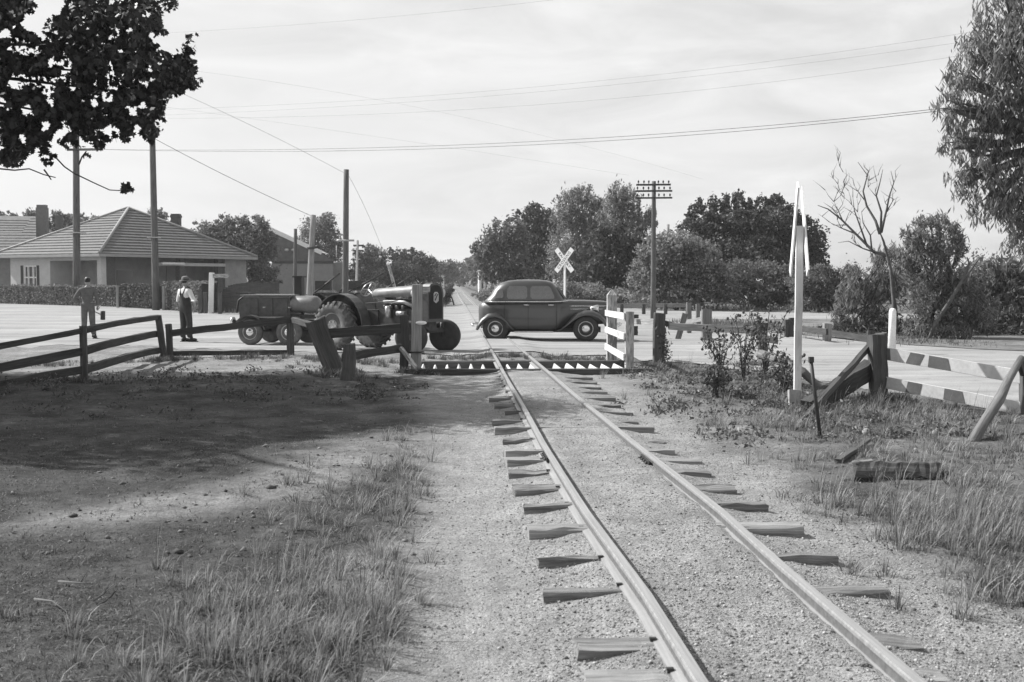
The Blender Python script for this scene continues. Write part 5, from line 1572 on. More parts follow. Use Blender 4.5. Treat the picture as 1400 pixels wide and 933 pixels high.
def tractor():
    th = radians(-38)
    hd = Vector((cos(th), sin(th), 0)); rt = Vector((sin(th), -cos(th), 0))     # heading, right-hand side
    rearnear = W(459, 480)                                                       # contact point of the near rear wheel
    O = rearnear - rt * .66
    O.z = 0.0
    t = thing('tractor', O, 'dark farm tractor with lugged rear tyres parked behind the tall weathered post', 'tractor', None, th)
    L = 2.22; R = .575
    for s in (-1, 1):
        tyre_lug(t, (0, s * .66, R), R, .34, s)
    m = MB(); m.lathe((0, 0, R), (0, 1, 0), [(-.55, .09), (-.25, .13), (-.22, .2), (.22, .2), (.25, .13), (.55, .09)], 16); m.build('rear_axle', M['tractor'], t, True)
    # transmission / engine block
    m = MB(); m.prism([(-.30, .45), (.9, .45), (.9, .95), (.35, .95), (.1, .90), (-.30, .85)], -.2, .2, 'xz'); m.build('gearbox', M['tractor'], t, True)
    m = MB(); m.box((1.40, 0, .72), (1.0, .34, .5)); m.box((1.42, 0, 1.08), (.75, .22, .25))
    for k in range(4): m.lathe((1.14 + .18 * k, -.17, 1.02), (0, -1, 0), [(0, .05), (.08, .05), (.10, .03)], 10)
    m.build('engine', M['tractor'], t, True)
    m = MB(); m.tube([(1.1, -.22, 1.14), (1.7, -.22, 1.14), (1.95, -.20, 1.05)], .045, 8); m.lathe((1.25, -.25, .78), (0, 0, 1), [(0, .075), (.25, .075), (.27, .04)], 12); m.lathe((1.65, -.26, .88), (1, 0, 0), [(-.12, .06), (.12, .06)], 12); m.build('manifold', M['steel'], t, True)
    m = MB(); m.box((1.55, -.30, .60), (.9, .06, .10)); m.box((1.55, .30, .60), (.9, .06, .10)); m.build('side_frame', M['iron'], t, True)
    # bonnet
    hood = []
    for x, w, zt, zb in ((.72, .20, 1.40, 1.26), (.78, .24, 1.44, 1.23), (1.3, .25, 1.48, 1.25), (1.9, .26, 1.52, 1.27), (2.22, .26, 1.545, 1.28)):
        hood.append([Vector((x, w * fy, zb + (zt - zb) * fz)) for fy, fz in ((-1, 0), (-1, .45), (-.92, .72), (-.7, .92), (-.35, .99), (0, 1), (.35, .99), (.7, .92), (.92, .72), (1, .45), (1, 0))])
    m = MB(); m.ring(hood, True, True, None, True); m.build('bonnet', M['hood'], t, True)
    # radiator with rounded top
    m = MB(); prof = [(-.28, .70), (-.28, 1.33), (-.25, 1.46), (-.18, 1.54), (-.07, 1.575), (.07, 1.575), (.18, 1.54), (.25, 1.46), (.28, 1.33), (.28, .70)]
    m.prism(prof, 2.23, 2.43, 'yz'); rad = m.build('radiator', M['tractor'], t, True)
    m = MB(); prof2 = [(y * .80, 0.77 + (z - .70) * .86) for y, z in prof]; m.prism(prof2, 2.425, 2.438, 'yz'); gr = m.build('grille', M['interior'], rad, True)
    m = MB(); m.prism([(-.085, 1.17), (-.085, 1.33), (-.04, 1.37), (.04, 1.37), (.085, 1.33), (.085, 1.17), (.0, 1.12)], 2.436, 2.447, 'yz'); em = m.build('emblem', M['rim'], gr, True)
    m = MB(); m.tube([(2.452, -.05, 1.18), (2.452, .05, 1.32)], .012, 5); m.tube([(2.452, -.06, 1.28), (2.452, .0, 1.34)], .01, 5); m.build('emblem_bar', M['black'], em, True)
    for s in (-1, 1):
        m = MB(); m.tube([(2.25, s * .24, 1.28), (2.25, s * .42, 1.30)], .018, 6); m.lathe((2.20, s * .44, 1.34), (1, 0, 0), [(-.10, .03), (-.06, .08), (.04, .10), (.08, .105), (.09, .09), (.10, .03)], 16); m.build('headlight', M['rim'], t, True)
    # front axle and wheels (steered)
    m = MB(); m.box((L, 0, .50), (.12, 1.1, .10)); m.prism([(L - .14, .5), (L + .14, .5), (L + .12, .8), (L - .12, .8)], -.13, .13, 'xz')
    for s in (-1, 1): m.tube([(L, s * .50, .68), (L, s * .52, .36)], .05, 8)
    m.build('front_axle', M['iron'], t, True)
    for s in (-1, 1):
        a = radians(24); d = Vector((s * -sin(a), s * cos(a), 0))
        wc = Vector((L, s * .60, .37)); mm = MB(); r = .37; w = .19
        mm.lathe(wc, d, [(-w / 2, r * .55), (-w / 2, r * .82), (-w * .42, r * .94), (-w * .2, r * .99), (0, r), (w * .2, r * .99), (w * .42, r * .94), (w / 2, r * .82), (w / 2, r * .55), (w * .3, r * .5)], 28)
        o = mm.build('front_wheel', M['rubber'], t, True)
        mm = MB(); mm.lathe(wc, d, [(w * .1, r * .55), (w * .34, r * .56), (w * .22, r * .46), (w * .2, r * .2), (w * .42, r * .16), (w * .44, .01)], 22); mm.build('rim', M['tractor'], o, True)
    # fenders, seat, wheel, levers, drawbar
    for s in (-1, 1):
        m = MB(); rings = []
        for k in range(13):
            a = radians(-8 + 165 * k / 12); c = Vector((.02 + .73 * cos(a), 0, R + .73 * sin(a)))
            rings.append([c + Vector((0, s * .30, 0)), c + Vector((0, s * .60, 0)), c + Vector((0, s * .60, 0)) * 1 + Vector((.02 * cos(a), 0, .02 * sin(a))), c + Vector((0, s * .30, 0)) + Vector((.02 * cos(a), 0, .02 * sin(a)))])
        m.ring(rings, True, True, None, False)
        pl = [(.02 + .73 * cos(radians(-8 + 165 * k / 12)), R + .73 * sin(radians(-8 + 165 * k / 12))) for k in range(13)] + [(-.45, R + .1), (.4, R + .1)]
        m.prism(pl, s * .30, s * .315, 'xz'); m.build('mudguard', M['tractor'], t, True)
    m = MB(); m.ell((-.18, 0, 1.12), (.20, .22, .05)); m.ell((-.36, 0, 1.22), (.05, .22, .12)); m.tube([(-.18, 0, 1.1), (-.1, 0, .85)], .03, 6); m.build('seat', M['iron'], t, True)
    m = MB(); pts = []
    for k in range(21): a = 2 * pi * k / 20; pts.append(Vector((.42, 0, 1.42)) + Vector((sin(radians(35)) * -.2 * cos(a) * -1, .2 * sin(a), .2 * cos(a) * cos(radians(35)))))
    m.tube(pts, .014, 6); m.tube([(.42, 0, 1.42), (.75, 0, 1.15)], .02, 6); m.tube([pts[0], pts[10]], .01, 5); m.tube([pts[5], pts[15]], .01, 5); m.build('steering_wheel', M['steel'], t, True)
    m = MB(); m.tube([(.3, -.18, .95), (.22, -.22, 1.3)], .012, 6); m.tube([(.5, .18, .95), (.42, .2, 1.25)], .012, 6); m.ell((.22, -.22, 1.31), (.03, .03, .03)); m.tube([(.55, -.24, 1.1), (1.7, -.28, 1.18)], .008, 5); m.build('lever', M['iron'], t, True)
    m = MB(); m.box((-.55, 0, .42), (.7, .12, .06)); m.build('drawbar', M['iron'], t, True)
    m = MB(); m.box((.35, -.42, .52), (.5, .22, .03)); m.box((.35, .42, .52), (.5, .22, .03)); m.box((.1, -.45, .80), (.42, .2, .26)); m.build('footplate', M['iron'], t, True)


tractor()


# ================================================================== COMPRESSOR TRAILER
def trailer():
    near = W(343, 472); yaw = radians(-16)
    hd = Vector((cos(yaw), sin(yaw), 0)); rt = Vector((sin(yaw), -cos(yaw), 0))
    O = near - rt * .62 + hd * .42
    t = thing('compressor_trailer', O, 'dark air compressor on a four-wheeled trailer with round tank behind the tractor', 'trailer', None, yaw)
    # wheels at x=-.42 and x=+.60
    for x in (-.42, .62):
        for s in (-1, 1):
            wheel_parts(t, (x, s * .62, .33), .33, .17, (0, s, 0), 'dusty', 'rim', True)
        m = MB(); m.tube([(x, -.6, .33), (x, .6, .33)], .04, 8); m.build('axle', M['iron'], t, True)
    m = MB(); m.box((.22, -.36, .55), (2.5, .07, .12)); m.box((.22, .36, .55), (2.5, .07, .12))
    for x in (-.95, .1, 1.3): m.box((x, 0, .55), (.07, .72, .10))
    m.build('chassis', M['iron'], t, True)
    # ribbed engine house with an open sided canopy lid
    m = MB(); m.prism([(-.80, .62), (.58, .62), (.58, 1.22), (-.62, 1.22), (-.80, 1.05)], -.46, .46, 'xz'); body = m.build('body', M['trailer'], t, True)
    m = MB()
    for x in (-.45, -.05, .35): m.box((x, -.465, .92), (.33, .02, .5))
    m.build('side_panel', M['trailer'], body, True)
    m = MB()
    for x in (-.1, .58): m.box((x, -.49, .95), (.07, .05, .03))
    m.build('latch', M['steel'], body, True)
    m = MB(); m.box((-.06, 0, 1.255), (1.40, 1.0, .035)); m.box((-.06, 0, 1.21), (1.34, .96, .02)); m.build('lid', M['hood'], body, True)
    m = MB(); m.box((-.88, .1, 1.30), (.34, .5, .04)); m.tube([(-.74, -.2, 1.26), (-.92, -.25, 1.12), (-.98, -.25, .8)], .025, 6); m.build('bracket', M['iron'], t, True)
    m = MB(); m.box((.60, .1, 1.46), (.19, .19, .50)); m.box((.60, .1, 1.72), (.27, .27, .04)); m.build('exhaust_stack', M['black'], t, True)
    # mudguards
    for s in (-1, 1):
        m = MB(); rings = []
        for k in range(13):
            a = radians(8 + 164 * k / 12); c = Vector((-.42 + .42 * cos(a), 0, .33 + .41 * sin(a)))
            rings.append([c + Vector((0, s * .52, 0)), c + Vector((0, s * .74, 0)), c + Vector((.02 * cos(a), s * .74, .02 * sin(a))), c + Vector((.02 * cos(a), s * .52, .02 * sin(a)))])
        m.ring(rings, True, True, None, False); m.build('mudguard', M['trailer'], t, True)
    m = MB(); m.box((.35, -.60, .70), (1.05, .16, .03)); m.build('side_step', M['hood'], t, True)
    # round air tank across the front
    m = MB(); m.lathe((.93, -.32, 1.03), (.97, -.16, 0), [(-.44, .01), (-.43, .08), (-.39, .16), (-.33, .20), (-.27, .215), (.27, .215), (.33, .20), (.39, .16), (.43, .08), (.44, .01)], 24); m.build('air_tank', M['tank'], t, True)
    m = MB(); m.box((1.05, -.2, .72), (.85, .6, .10)); m.tube([(.85, -.3, .7), (.85, -.3, .85)], .04, 6); m.tube([(1.25, -.3, .7), (1.25, -.3, .85)], .04, 6); m.build('tank_cradle', M['iron'], t, True)
    m = MB(); m.lathe((-.98, -.40, .60), (-1, 0, 0), [(0, .10), (.06, .10), (.08, .07), (.09, .01)], 14); m.build('tail_lamp', M['chrome'], t, True)
    m = MB(); m.tube([(1.3, 0, .5), (2.2, .02, .46)], .05, 8); m.build('tow_bar', M['iron'], t, True)


trailer()


# ================================================================== PEOPLE
def skinned(name, verts, edges, radii, root, m, parent, sub=2):
    me = bpy.data.meshes.new(name); me.from_pydata(verts, edges, [])
    o = bpy.data.objects.new(name, me); COL.objects.link(o)
    md = o.modifiers.new('Skin', 'SKIN'); md.use_smooth_shade = True
    for i, r in enumerate(radii):
        sv = me.skin_vertices[0].data[i]; sv.radius = r if hasattr(r, '__len__') else (r, r); sv.use_root = (i == root)
    s = o.modifiers.new('Sub', 'SUBSURF'); s.levels = sub; s.render_levels = sub
    dg = bpy.context.evaluated_depsgraph_get()
    m2 = bpy.data.meshes.new_from_object(o.evaluated_get(dg)); bpy.data.objects.remove(o); bpy.data.meshes.remove(me)
    m2.name = name; m2.materials.clear(); m2.materials.append(m)
    r = bpy.data.objects.new(name, m2); link(r)
    if parent is not None: r.parent = parent
    return r


def join_into(o, mb):
    """append MB geometry to the mesh of o (same continuous body mesh)"""
    bm = bmesh.new(); bm.from_mesh(o.data)
    b = [bm.verts.new(p) for p in mb.v]
    for f in mb.f:
        try: fc = bm.faces.new([b[i] for i in f]); fc.smooth = True
        except ValueError: pass
    bm.to_mesh(o.data); bm.free()


def person(pos, rz, label, sc, arms, hat, overall, shirt, bib):
    """local: faces +Y, right hand at +X. arms: dict of elbow/hand for L and R"""
    t = thing('person', pos, label, 'person', 'men watching at the crossing', rz)
    t.scale = (sc, sc, sc)
    hipw, shw = .10, .185
    V = [(0, 0, .96), (0, .0, 1.10), (0, -.01, 1.25), (0, -.01, 1.40), (0, .0, 1.49), (0, .015, 1.56)]
    E = [(0, 1), (1, 2), (2, 3), (3, 4), (4, 5)]
    Rr = [(.155, .115), (.145, .105), (.165, .115), (.165, .105), (.065, .06), (.058, .058)]
    idx = {}
    for s, nm in ((-1, 'L'), (1, 'R')):
        b = len(V)
        ft = arms['feet'][nm]
        V += [(s * hipw, 0, .90), (s * (hipw + .01), .02 + ft[1] * .5, .50), (s * hipw + ft[0], ft[1] - .02, .11), (s * hipw + ft[0], ft[1] + .03, .045), (s * hipw + ft[0] + s * .03, ft[1] + .17, .03)]
        Rr += [.092, .062, .045, .045, .035]
        E += [(0, b), (b, b + 1), (b + 1, b + 2), (b + 2, b + 3), (b + 3, b + 4)]
        a = len(V)
        el, ha = arms[nm]
        V += [(s * shw, -.01, 1.41), el, ha]
        Rr += [.062, .043, .032]
        hv = Vector(ha) + (Vector(ha) - Vector(el)).normalized() * .075
        V += [tuple(hv)]; Rr += [(.040, .020)]
        E += [(3, a), (a, a + 1), (a + 1, a + 2), (a + 2, a + 3)]
        idx[nm] = (b, a)
    body = skinned('body', V, E, Rr, 0, M['skin'], t)
    hd = MB(); hc = Vector((0, .02, 1.655)); rings = []
    for k in range(11):
        f = k / 10; z = hc.z - .125 + .25 * f
        w = .078 * math.sqrt(max(0.02, 1 - (abs(f - .56) / .56) ** 2.4)); d = .098 * math.sqrt(max(0.02, 1 - (abs(f - .56) / .56) ** 2.6))
        rr = []
        for i in range(20):
            a = 2 * pi * i / 20; x = w * cos(a); y = hc.y + d * sin(a)
            if sin(a) > .97 and .28 < f < .55: y += .022 * (1 - abs(f - .42) * 5)
            if sin(a) > .7 and .47 < f < .63 and abs(cos(a)) > .2: y -= .008
            rr.append(Vector((x, y, z)))
        rings.append(rr)
    hd.ring(rings, True, True, None, True)
    for s in (-1, 1): hd.ell(hc + Vector((s * .082, -.005, .0)), (.012, .025, .034), 8, 6)
    # five fingers each hand: short chains curling from the palm
    for nm, s in (('L', -1), ('R', 1)):
        el, ha = arms[nm]; el = Vector(el); ha = Vector(ha); d = (ha - el).normalized()
        side = d.cross(Vector((0, 1, 0)) if abs(d.y) < .8 else Vector((1, 0, 0))).normalized(); pn = d.cross(side)
        palm = ha + d * .09
        for q, ln in zip((-1.5, -.5, .5, 1.5), (.058, .072, .078, .066)):
            p0 = palm + side * q * .018; hd.tube([p0 - d * .02, p0 + d * ln * .4, p0 + d * ln * .75 + pn * ln * .25, p0 + d * ln * .85 + pn * ln * .55], [.009, .009, .008, .006], 6)
        p0 = ha + d * .03 + side * .03; hd.tube([p0, p0 + side * .025 + d * .025, p0 + side * .03 + d * .055 + pn * .02], [.011, .010, .008], 6)
    join_into(body, hd)
    mb = MB()
    for s in (-1, 1): mb.ell(hc + Vector((s * .03, .088, .02)), (.012, .006, .007), 8, 5)
    mb.build('eyes', M['black'], body, True)
    hr = MB(); hr.ell(hc + Vector((0, -.018, .035)), (.088, .100, .098), 14, 9); hr.build('hair', M['hair'], t, True)
    # clothing shells
    def shell(nm, ids, rad, m):
        mp_ = {i: k for k, i in enumerate(ids)}
        v = [V[i] for i in ids]; e = [(mp_[a], mp_[b]) for a, b in E if a in mp_ and b in mp_]
        return skinned(nm, v, e, rad, 0, m, t)
    bL, aL = idx['L']; bR, aR = idx['R']
    # shirt: torso and upper arms (sleeves end below the elbow)
    def up(a, f): return tuple(Vector(V[a + 1]).lerp(Vector(V[a + 2]), f))
    n0 = len(V); slv = arms.get('sleeve', .3)
    for a in (aL, aR):
        V.append(up(a, slv)); E.append((a + 1, len(V) - 1))
    shell('shirt', [0, 1, 2, 3, 4, aL, aL + 1, n0, aR, aR + 1, n0 + 1], [(.165, .125), (.158, .118), (.178, .128), (.178, .118), .066, .078, .058, .052, .078, .058, .052], M[shirt])
    if slv <= .35:
        pass
    # trousers / overalls
    ids = [0, bL, bL + 1, bL + 2, bR, bR + 1, bR + 2, 1]; rad = [(.178, .138), .118, .088, .082, .118, .088, .082, (.172, .132)]
    if bib: ids += [2, 3]; rad += [(.186, .140), (.160, .128)]
    shell('overalls' if bib else 'trousers', ids, rad, M[overall])
    for b in (bL, bR):
        mb = MB(); a = Vector(V[b + 3]); e = Vector(V[b + 4])
        mb.ell((a + e) / 2 + Vector((0, -.02, .02)), (.055, .15, .055), 12, 7); mb.tube([a + Vector((0, -.01, .0)), a + Vector((0, -.02, .12))], .062, 10); mb.box((a + e) / 2 + Vector((0, -.02, -.028)), (.10, .29, .03)); mb.build('boot', M['boot'], t, True)
    if bib:
        mb = MB()
        for s in (-1, 1): mb.tube([(s * .09, .125, 1.34), (s * .10, .07, 1.50), (s * .09, -.06, 1.50), (s * .05, -.135, 1.30)], .02, 6)
        mb.build('strap', M[overall], t, True)
    if hat:
        mb = MB(); mb.lathe(hc + Vector((0, -.005, .055)), (0, -.12, 1), [(-.008, .14), (.0, .165), (.008, .163), (.012, .105), (.05, .102), (.09, .092), (.112, .06), (.105, .01)], 22); h_ = mb.build('hat', M['felt'], t, True)
        mb = MB(); mb.lathe(hc + Vector((0, -.005, .055)), (0, -.12, 1), [(.012, .107), (.042, .105)], 22); mb.build('hat_band', M['black'], h_, True)
    return t


# first man: seen from behind, left hand on hip, mallet in the right hand
PA = W(121, 463.5)
person(PA, radians(8), 'bareheaded man seen from behind in grey overalls holding a mallet', .965,
       {'L': ((-.36, -.05, 1.17), (-.19, .08, 1.00)), 'R': ((.27, -.02, 1.14), (.24, .16, .95)), 'feet': {'L': (-.02, .0), 'R': (.05, .03)}, 'sleeve': .85}, False, 'overall', 'overall', False)
ml = thing('mallet', Vector((PA.x + .55, PA.y, .5)), 'long-handled mallet with black head held by the man in grey overalls', 'mallet')
c = WD(140.5, 431.5, PA.y + .1)
mb = MB(); mb.tube([WD(124.5, 424, PA.y + .15), c], .016, 7); mb.build('handle', M['grey_wood'], ml)
mb = MB(); mb.lathe(c - Vector((0, 0, .125)), (0.02, 0, 1), [(0, .055), (.01, .065), (.24, .065), (.25, .055)], 14); mb.build('mallet_head', M['black'], ml)
# second man: turned right, in dark bib overalls and hat, hand on hip
PB = W(254, 468)
person(PB, radians(-38), 'man in a felt hat, pale shirt and dark bib overalls with hand on hip', .955,
       {'L': ((-.25, -.04, 1.13), (-.22, .12, .93)), 'R': ((.38, -.02, 1.16), (.24, .13, 1.0)), 'feet': {'L': (.0, .0), 'R': (.02, .06)}, 'sleeve': .02}, True, 'dark_overall', 'shirt', True)


# ================================================================== OVERHANGING PLANE TREE (trunk out of frame, left)
def plane_tree():
    rng = np.random.default_rng(3)
    base = Vector((-11.9, 19.2, 0))
    t = thing('plane_tree', base, 'broad-leaved tree overhanging the top left corner with dark lobed leaves', 'tree')
    Y0 = 17.0
    CL = [(20, 70, 44), (62, 112, 50), (110, 62, 50), (150, 100, 48), (188, 62, 40), (196, 22, 26), (232, 4, 12), (188, 128, 40), (232, 104, 28), (256, 66, 13), (262, 52, 9), (264, 112, 11), (160, 168, 26), (204, 168, 20), (208, 188, 9),
          (104, 162, 38), (42, 170, 38), (14, 206, 22), (68, 218, 11), (136, 188, 16), (18, 8, 28), (112, 8, 34), (152, 18, 32), (172, 256, 6), (176, 262, 5), (168, 261, 3.5), (174, 250, 3), (-20, 120, 60), (-30, 20, 60), (255, 92, 14), (246, 84, 12), (118, 214, 5), (55, 195, 16)]
    P = []
    for (u, v, r) in CL:
        n = int(46 + r * r * .95) if r > 16 else int(6 + r * r * .42)
        a = rng.uniform(0, 2 * pi, n); q = np.sqrt(rng.uniform(0, 1, n)) * r * rng.choice([.7, .95, 1.1], n)
        dep = Y0 + rng.normal(0, .7 if r > 15 else .18, n)
        for k in range(n):
            P.append(WD(u + q[k] * cos(a[k]), v + q[k] * sin(a[k]), dep[k]))
    P = [tuple(p) for p in P]
    # gaps of sky
    gaps = [(45, 32, 14), (78, 8, 12), (72, 86, 9), (58, 50, 6), (150, 88, 6), (38, 152, 9), (180, 152, 7), (160, 178, 6), (62, 172, 7), (85, 180, 7), (6, 48, 8), (195, 20, 3), (165, 68, 4), (212, 52, 9), (226, 60, 12), (240, 50, 9), (100, 120, 5), (130, 140, 6), (120, 40, 5), (20, 110, 6), (90, 60, 5), (205, 95, 5), (195, 145, 6), (175, 120, 4), (30, 190, 7), (110, 190, 6), (50, 205, 6), (148, 178, 5), (190, 178, 6), (175, 40, 5), (140, 60, 4), (10, 150, 5), (70, 140, 5)]
    P = np.array(P); pu, pv = proj(P[:, 0], P[:, 1], P[:, 2])
    thin = fbm(pu * .045 + 3, pv * .045, 3); ok = (thin > .37) | (rng.uniform(0, 1, len(P)) < .10)
    for g in gaps:
        ok &= np.hypot(pu - g[0], pv - g[1]) > g[2] * (.4 + 1.3 * fbm(pu * .15 + g[0], pv * .15, 2))
    P = P[ok]
    # the rest of the crown, above and to the left of the picture
    N = 60000
    c = np.array([-11.4, 19.0, 6.4]); R = np.array([5.6, 6.0, 3.3])
    ns = 260; qs = rng.normal(size=(ns, 3)); qs /= np.linalg.norm(qs, axis=1)[:, None]; qs *= rng.uniform(.2, 1, ns)[:, None] ** .5
    w = rng.integers(0, ns, N); Q = c + (qs[w] + rng.normal(size=(N, 3)) * .2) * R
    uu, vv_ = proj(Q[:, 0], Q[:, 1], Q[:, 2])
    keep = ((uu < -8) | (vv_ < -8)) & (Q[:, 2] > 3.0)
    # unseen crown trimmed to shape where its shade ends on the grass
    kx, ky = -SUN_FROM.x / SUN_FROM.z, -SUN_FROM.y / SUN_FROM.z
    sx, sy = Q[:, 0] + kx * Q[:, 2], Q[:, 1] + ky * Q[:, 2]
    bl = [W(u, v) for u, v in ((-400, 640), (0, 640), (180, 642), (270, 655), (330, 622), (450, 592), (560, 566), (650, 550), (700, 528))]
    lo_ = np.interp(sx, [b.x for b in bl], [b.y for b in bl]) + (fbm(sx * 1.3, sy * 1.3) - .5) * 1.2
    keep &= (sy > lo_) & (sy < 21.3) & (sx < .95)
    Q = Q[keep]
    C = np.vstack([P, Q]); n = len(C)
    # lobed leaf outline, 10 corners
    ang = np.array([90, 62, 40, 8, -18, -90 + 25, -90 - 25, 198, 172, 140, 118]) * pi / 180
    rad = np.array([1.0, .55, .92, .48, .80, .45, .45, .80, .48, .92, .55])
    lx, ly = np.cos(ang) * rad, np.sin(ang) * rad
    d = rng.normal(size=(n, 3)); d[:, 2] -= .7; d /= np.linalg.norm(d, axis=1)[:, None]
    r_ = rng.normal(size=(n, 3)); b = np.cross(d, r_); b /= np.linalg.norm(b, axis=1)[:, None]
    S = (rng.uniform(.034, .068, n) * np.where(np.arange(n) < len(P), 1, 1.6))[:, None, None]
    V = C[:, None, :] + S * (lx[None, :, None] * b[:, None, :] + ly[None, :, None] * d[:, None, :])
    k = len(lx)
    V = V.reshape(-1, 3) - np.array(base)
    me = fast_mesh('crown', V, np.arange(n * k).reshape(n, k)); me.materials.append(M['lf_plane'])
    o = bpy.data.objects.new('crown', me); o.parent = t; link(o)
    mb = MB(); random.seed(4)
    limb(mb, base - Vector((0, 0, .2)), base + Vector((.3, -.2, 4.4)), .30, .22, 10, 4, .01)
    f = base + Vector((.3, -.2, 4.4))
    for (u, v, r) in [c_ for c_ in CL if c_[2] > 33 and c_[1] > 55]:
        q = WD(u, v, Y0); m_ = f.lerp(q, .45) + Vector((0, 0, .5))
        mb.tube([f, f.lerp(m_, .5) + Vector((0, 0, .25)), m_, m_.lerp(q, .6), q], [.07, .05, .035, .02, .010], 6)
    for k_ in range(14):
        q = Vector(c + rng.normal(size=3) * R * .45); mb.tube([f, f.lerp(q, .5) + Vector((0, 0, .3)), q], [.12, .07, .02], 6)
    mb.build('trunk', M['bark'], t)
    for pts in ([(52, 208), (75, 214), (88, 228), (101, 237), (128, 250), (150, 260), (168, 261)], [(-20, 228), (0, 231), (20, 233), (40, 231), (60, 239), (76, 243)], [(60, 232), (66, 240), (70, 246)], [(210, 52), (222, 40), (228, 41)], [(108, 225), (112, 215), (118, 207)], [(205, 170), (216, 150), (225, 130)]):
        tw = MB(); tw.tube([WD(u, v, Y0 + .1 * random.random()) for u, v in pts], [.013 - .007 * k / len(pts) for k in range(len(pts))], 5)
        tw.build('twig', M['bark'], t)


plane_tree()


# ================================================================== GRASS, WEEDS, GRAVEL
def blades(xy, h, width, rng, lean=.35, m=None, name='grass', kindof='stuff'):
    n = len(xy); x, y = xy[:, 0], xy[:, 1]; z = Hn(x, y) - .01
    a = rng.uniform(0, 2 * pi, n); ln = np.abs(rng.normal(0, lean, n))
    dx, dy = np.cos(a) * ln, np.sin(a) * ln
    pa = a + pi / 2 + rng.normal(0, .5, n); wx, wy = np.cos(pa) * width / 2, np.sin(pa) * width / 2
    B = np.stack([x, y, z], 1); hh = h
    V = np.empty((n, 5, 3))
    V[:, 0] = B - np.stack([wx, wy, 0 * x], 1); V[:, 1] = B + np.stack([wx, wy, 0 * x], 1)
    mid = B + np.stack([dx * hh * .35, dy * hh * .35, hh * .6], 1)
    V[:, 2] = mid + np.stack([wx, wy, 0 * x], 1) * .7; V[:, 3] = mid - np.stack([wx, wy, 0 * x], 1) * .7
    V[:, 4] = B + np.stack([dx * hh, dy * hh, hh * np.clip(1 - ln * .4, .3, 1)], 1)
    base = np.arange(n)[:, None] * 5
    F = np.concatenate([base + np.array([0, 1, 2]), base + np.array([0, 2, 3]), base + np.array([3, 2, 4])], 0)
    return V.reshape(-1, 3), F


def tufts(cen, per, h, width, rng, lean=(.15, .9), rad=.035):
    """bunches of blades fanning out from shared roots"""
    n = len(cen); cnt = np.maximum(6, (per * rng.uniform(.4, 1.6, n)).astype(int)); idx = np.repeat(np.arange(n), cnt); N = len(idx)
    hs = (h * rng.uniform(.55, 1.45, n))[idx] * rng.uniform(.35, 1.0, N); wind = np.array([.25, -.1])
    a = rng.uniform(0, 2 * pi, N); r = np.abs(rng.normal(0, rad, N)); x = cen[idx, 0] + np.cos(a) * r; y = cen[idx, 1] + np.sin(a) * r
    ln = rng.uniform(*lean, N) * (.4 + r / rad * .5); dx = np.cos(a) * ln + wind[0] * .5; dy = np.sin(a) * ln + wind[1]
    pa = a + pi / 2; w = width * rng.uniform(.6, 1.4, N); wx, wy = np.cos(pa) * w / 2, np.sin(pa) * w / 2; zz = np.zeros(N)
    z = Hn(x, y) - .008; B = np.stack([x, y, z], 1); W2 = np.stack([wx, wy, zz], 1)
    def at(f): return B + np.stack([dx * hs * f ** 1.8, dy * hs * f ** 1.8, hs * (f - .32 * np.clip(ln, 0, 1.4) * f ** 2.6)], 1)
    V = np.stack([B - W2, B + W2, at(.4) + W2 * .9, at(.4) - W2 * .9, at(.75) + W2 * .6, at(.75) - W2 * .6, at(1.0)], 1)
    b = np.arange(N)[:, None] * 7
    F = np.concatenate([b + np.array(q) for q in ([0, 1, 2], [0, 2, 3], [3, 2, 4], [3, 4, 5], [5, 4, 6])], 0)
    return V.reshape(-1, 3), F


def in_front(x, y):
    u, v = proj(x, y, np.zeros_like(x)); return (u > -120) & (u < 1520) & (y > 2.5)


def scatter(n, f, xr, yr, rng, dens):
    x = rng.uniform(*xr, n); y = 1.0 / rng.uniform(1 / yr[1], 1 / yr[0], n)
    k = (rng.uniform(0, 1, n) < dens(x, y)) & in_front(x, y)
    return np.stack([x[k], y[k]], 1)


def stuff(name, parts, m):
    V = []; F = []; b = 0
    for v, f in parts:
        V.append(v); F.append(f + b); b += len(v)
    me = fast_mesh(name, np.vstack(V), np.vstack(F)); me.materials.append(m)
    o = bpy.data.objects.new(name, me); link(o); o['kind'] = 'stuff'; return o


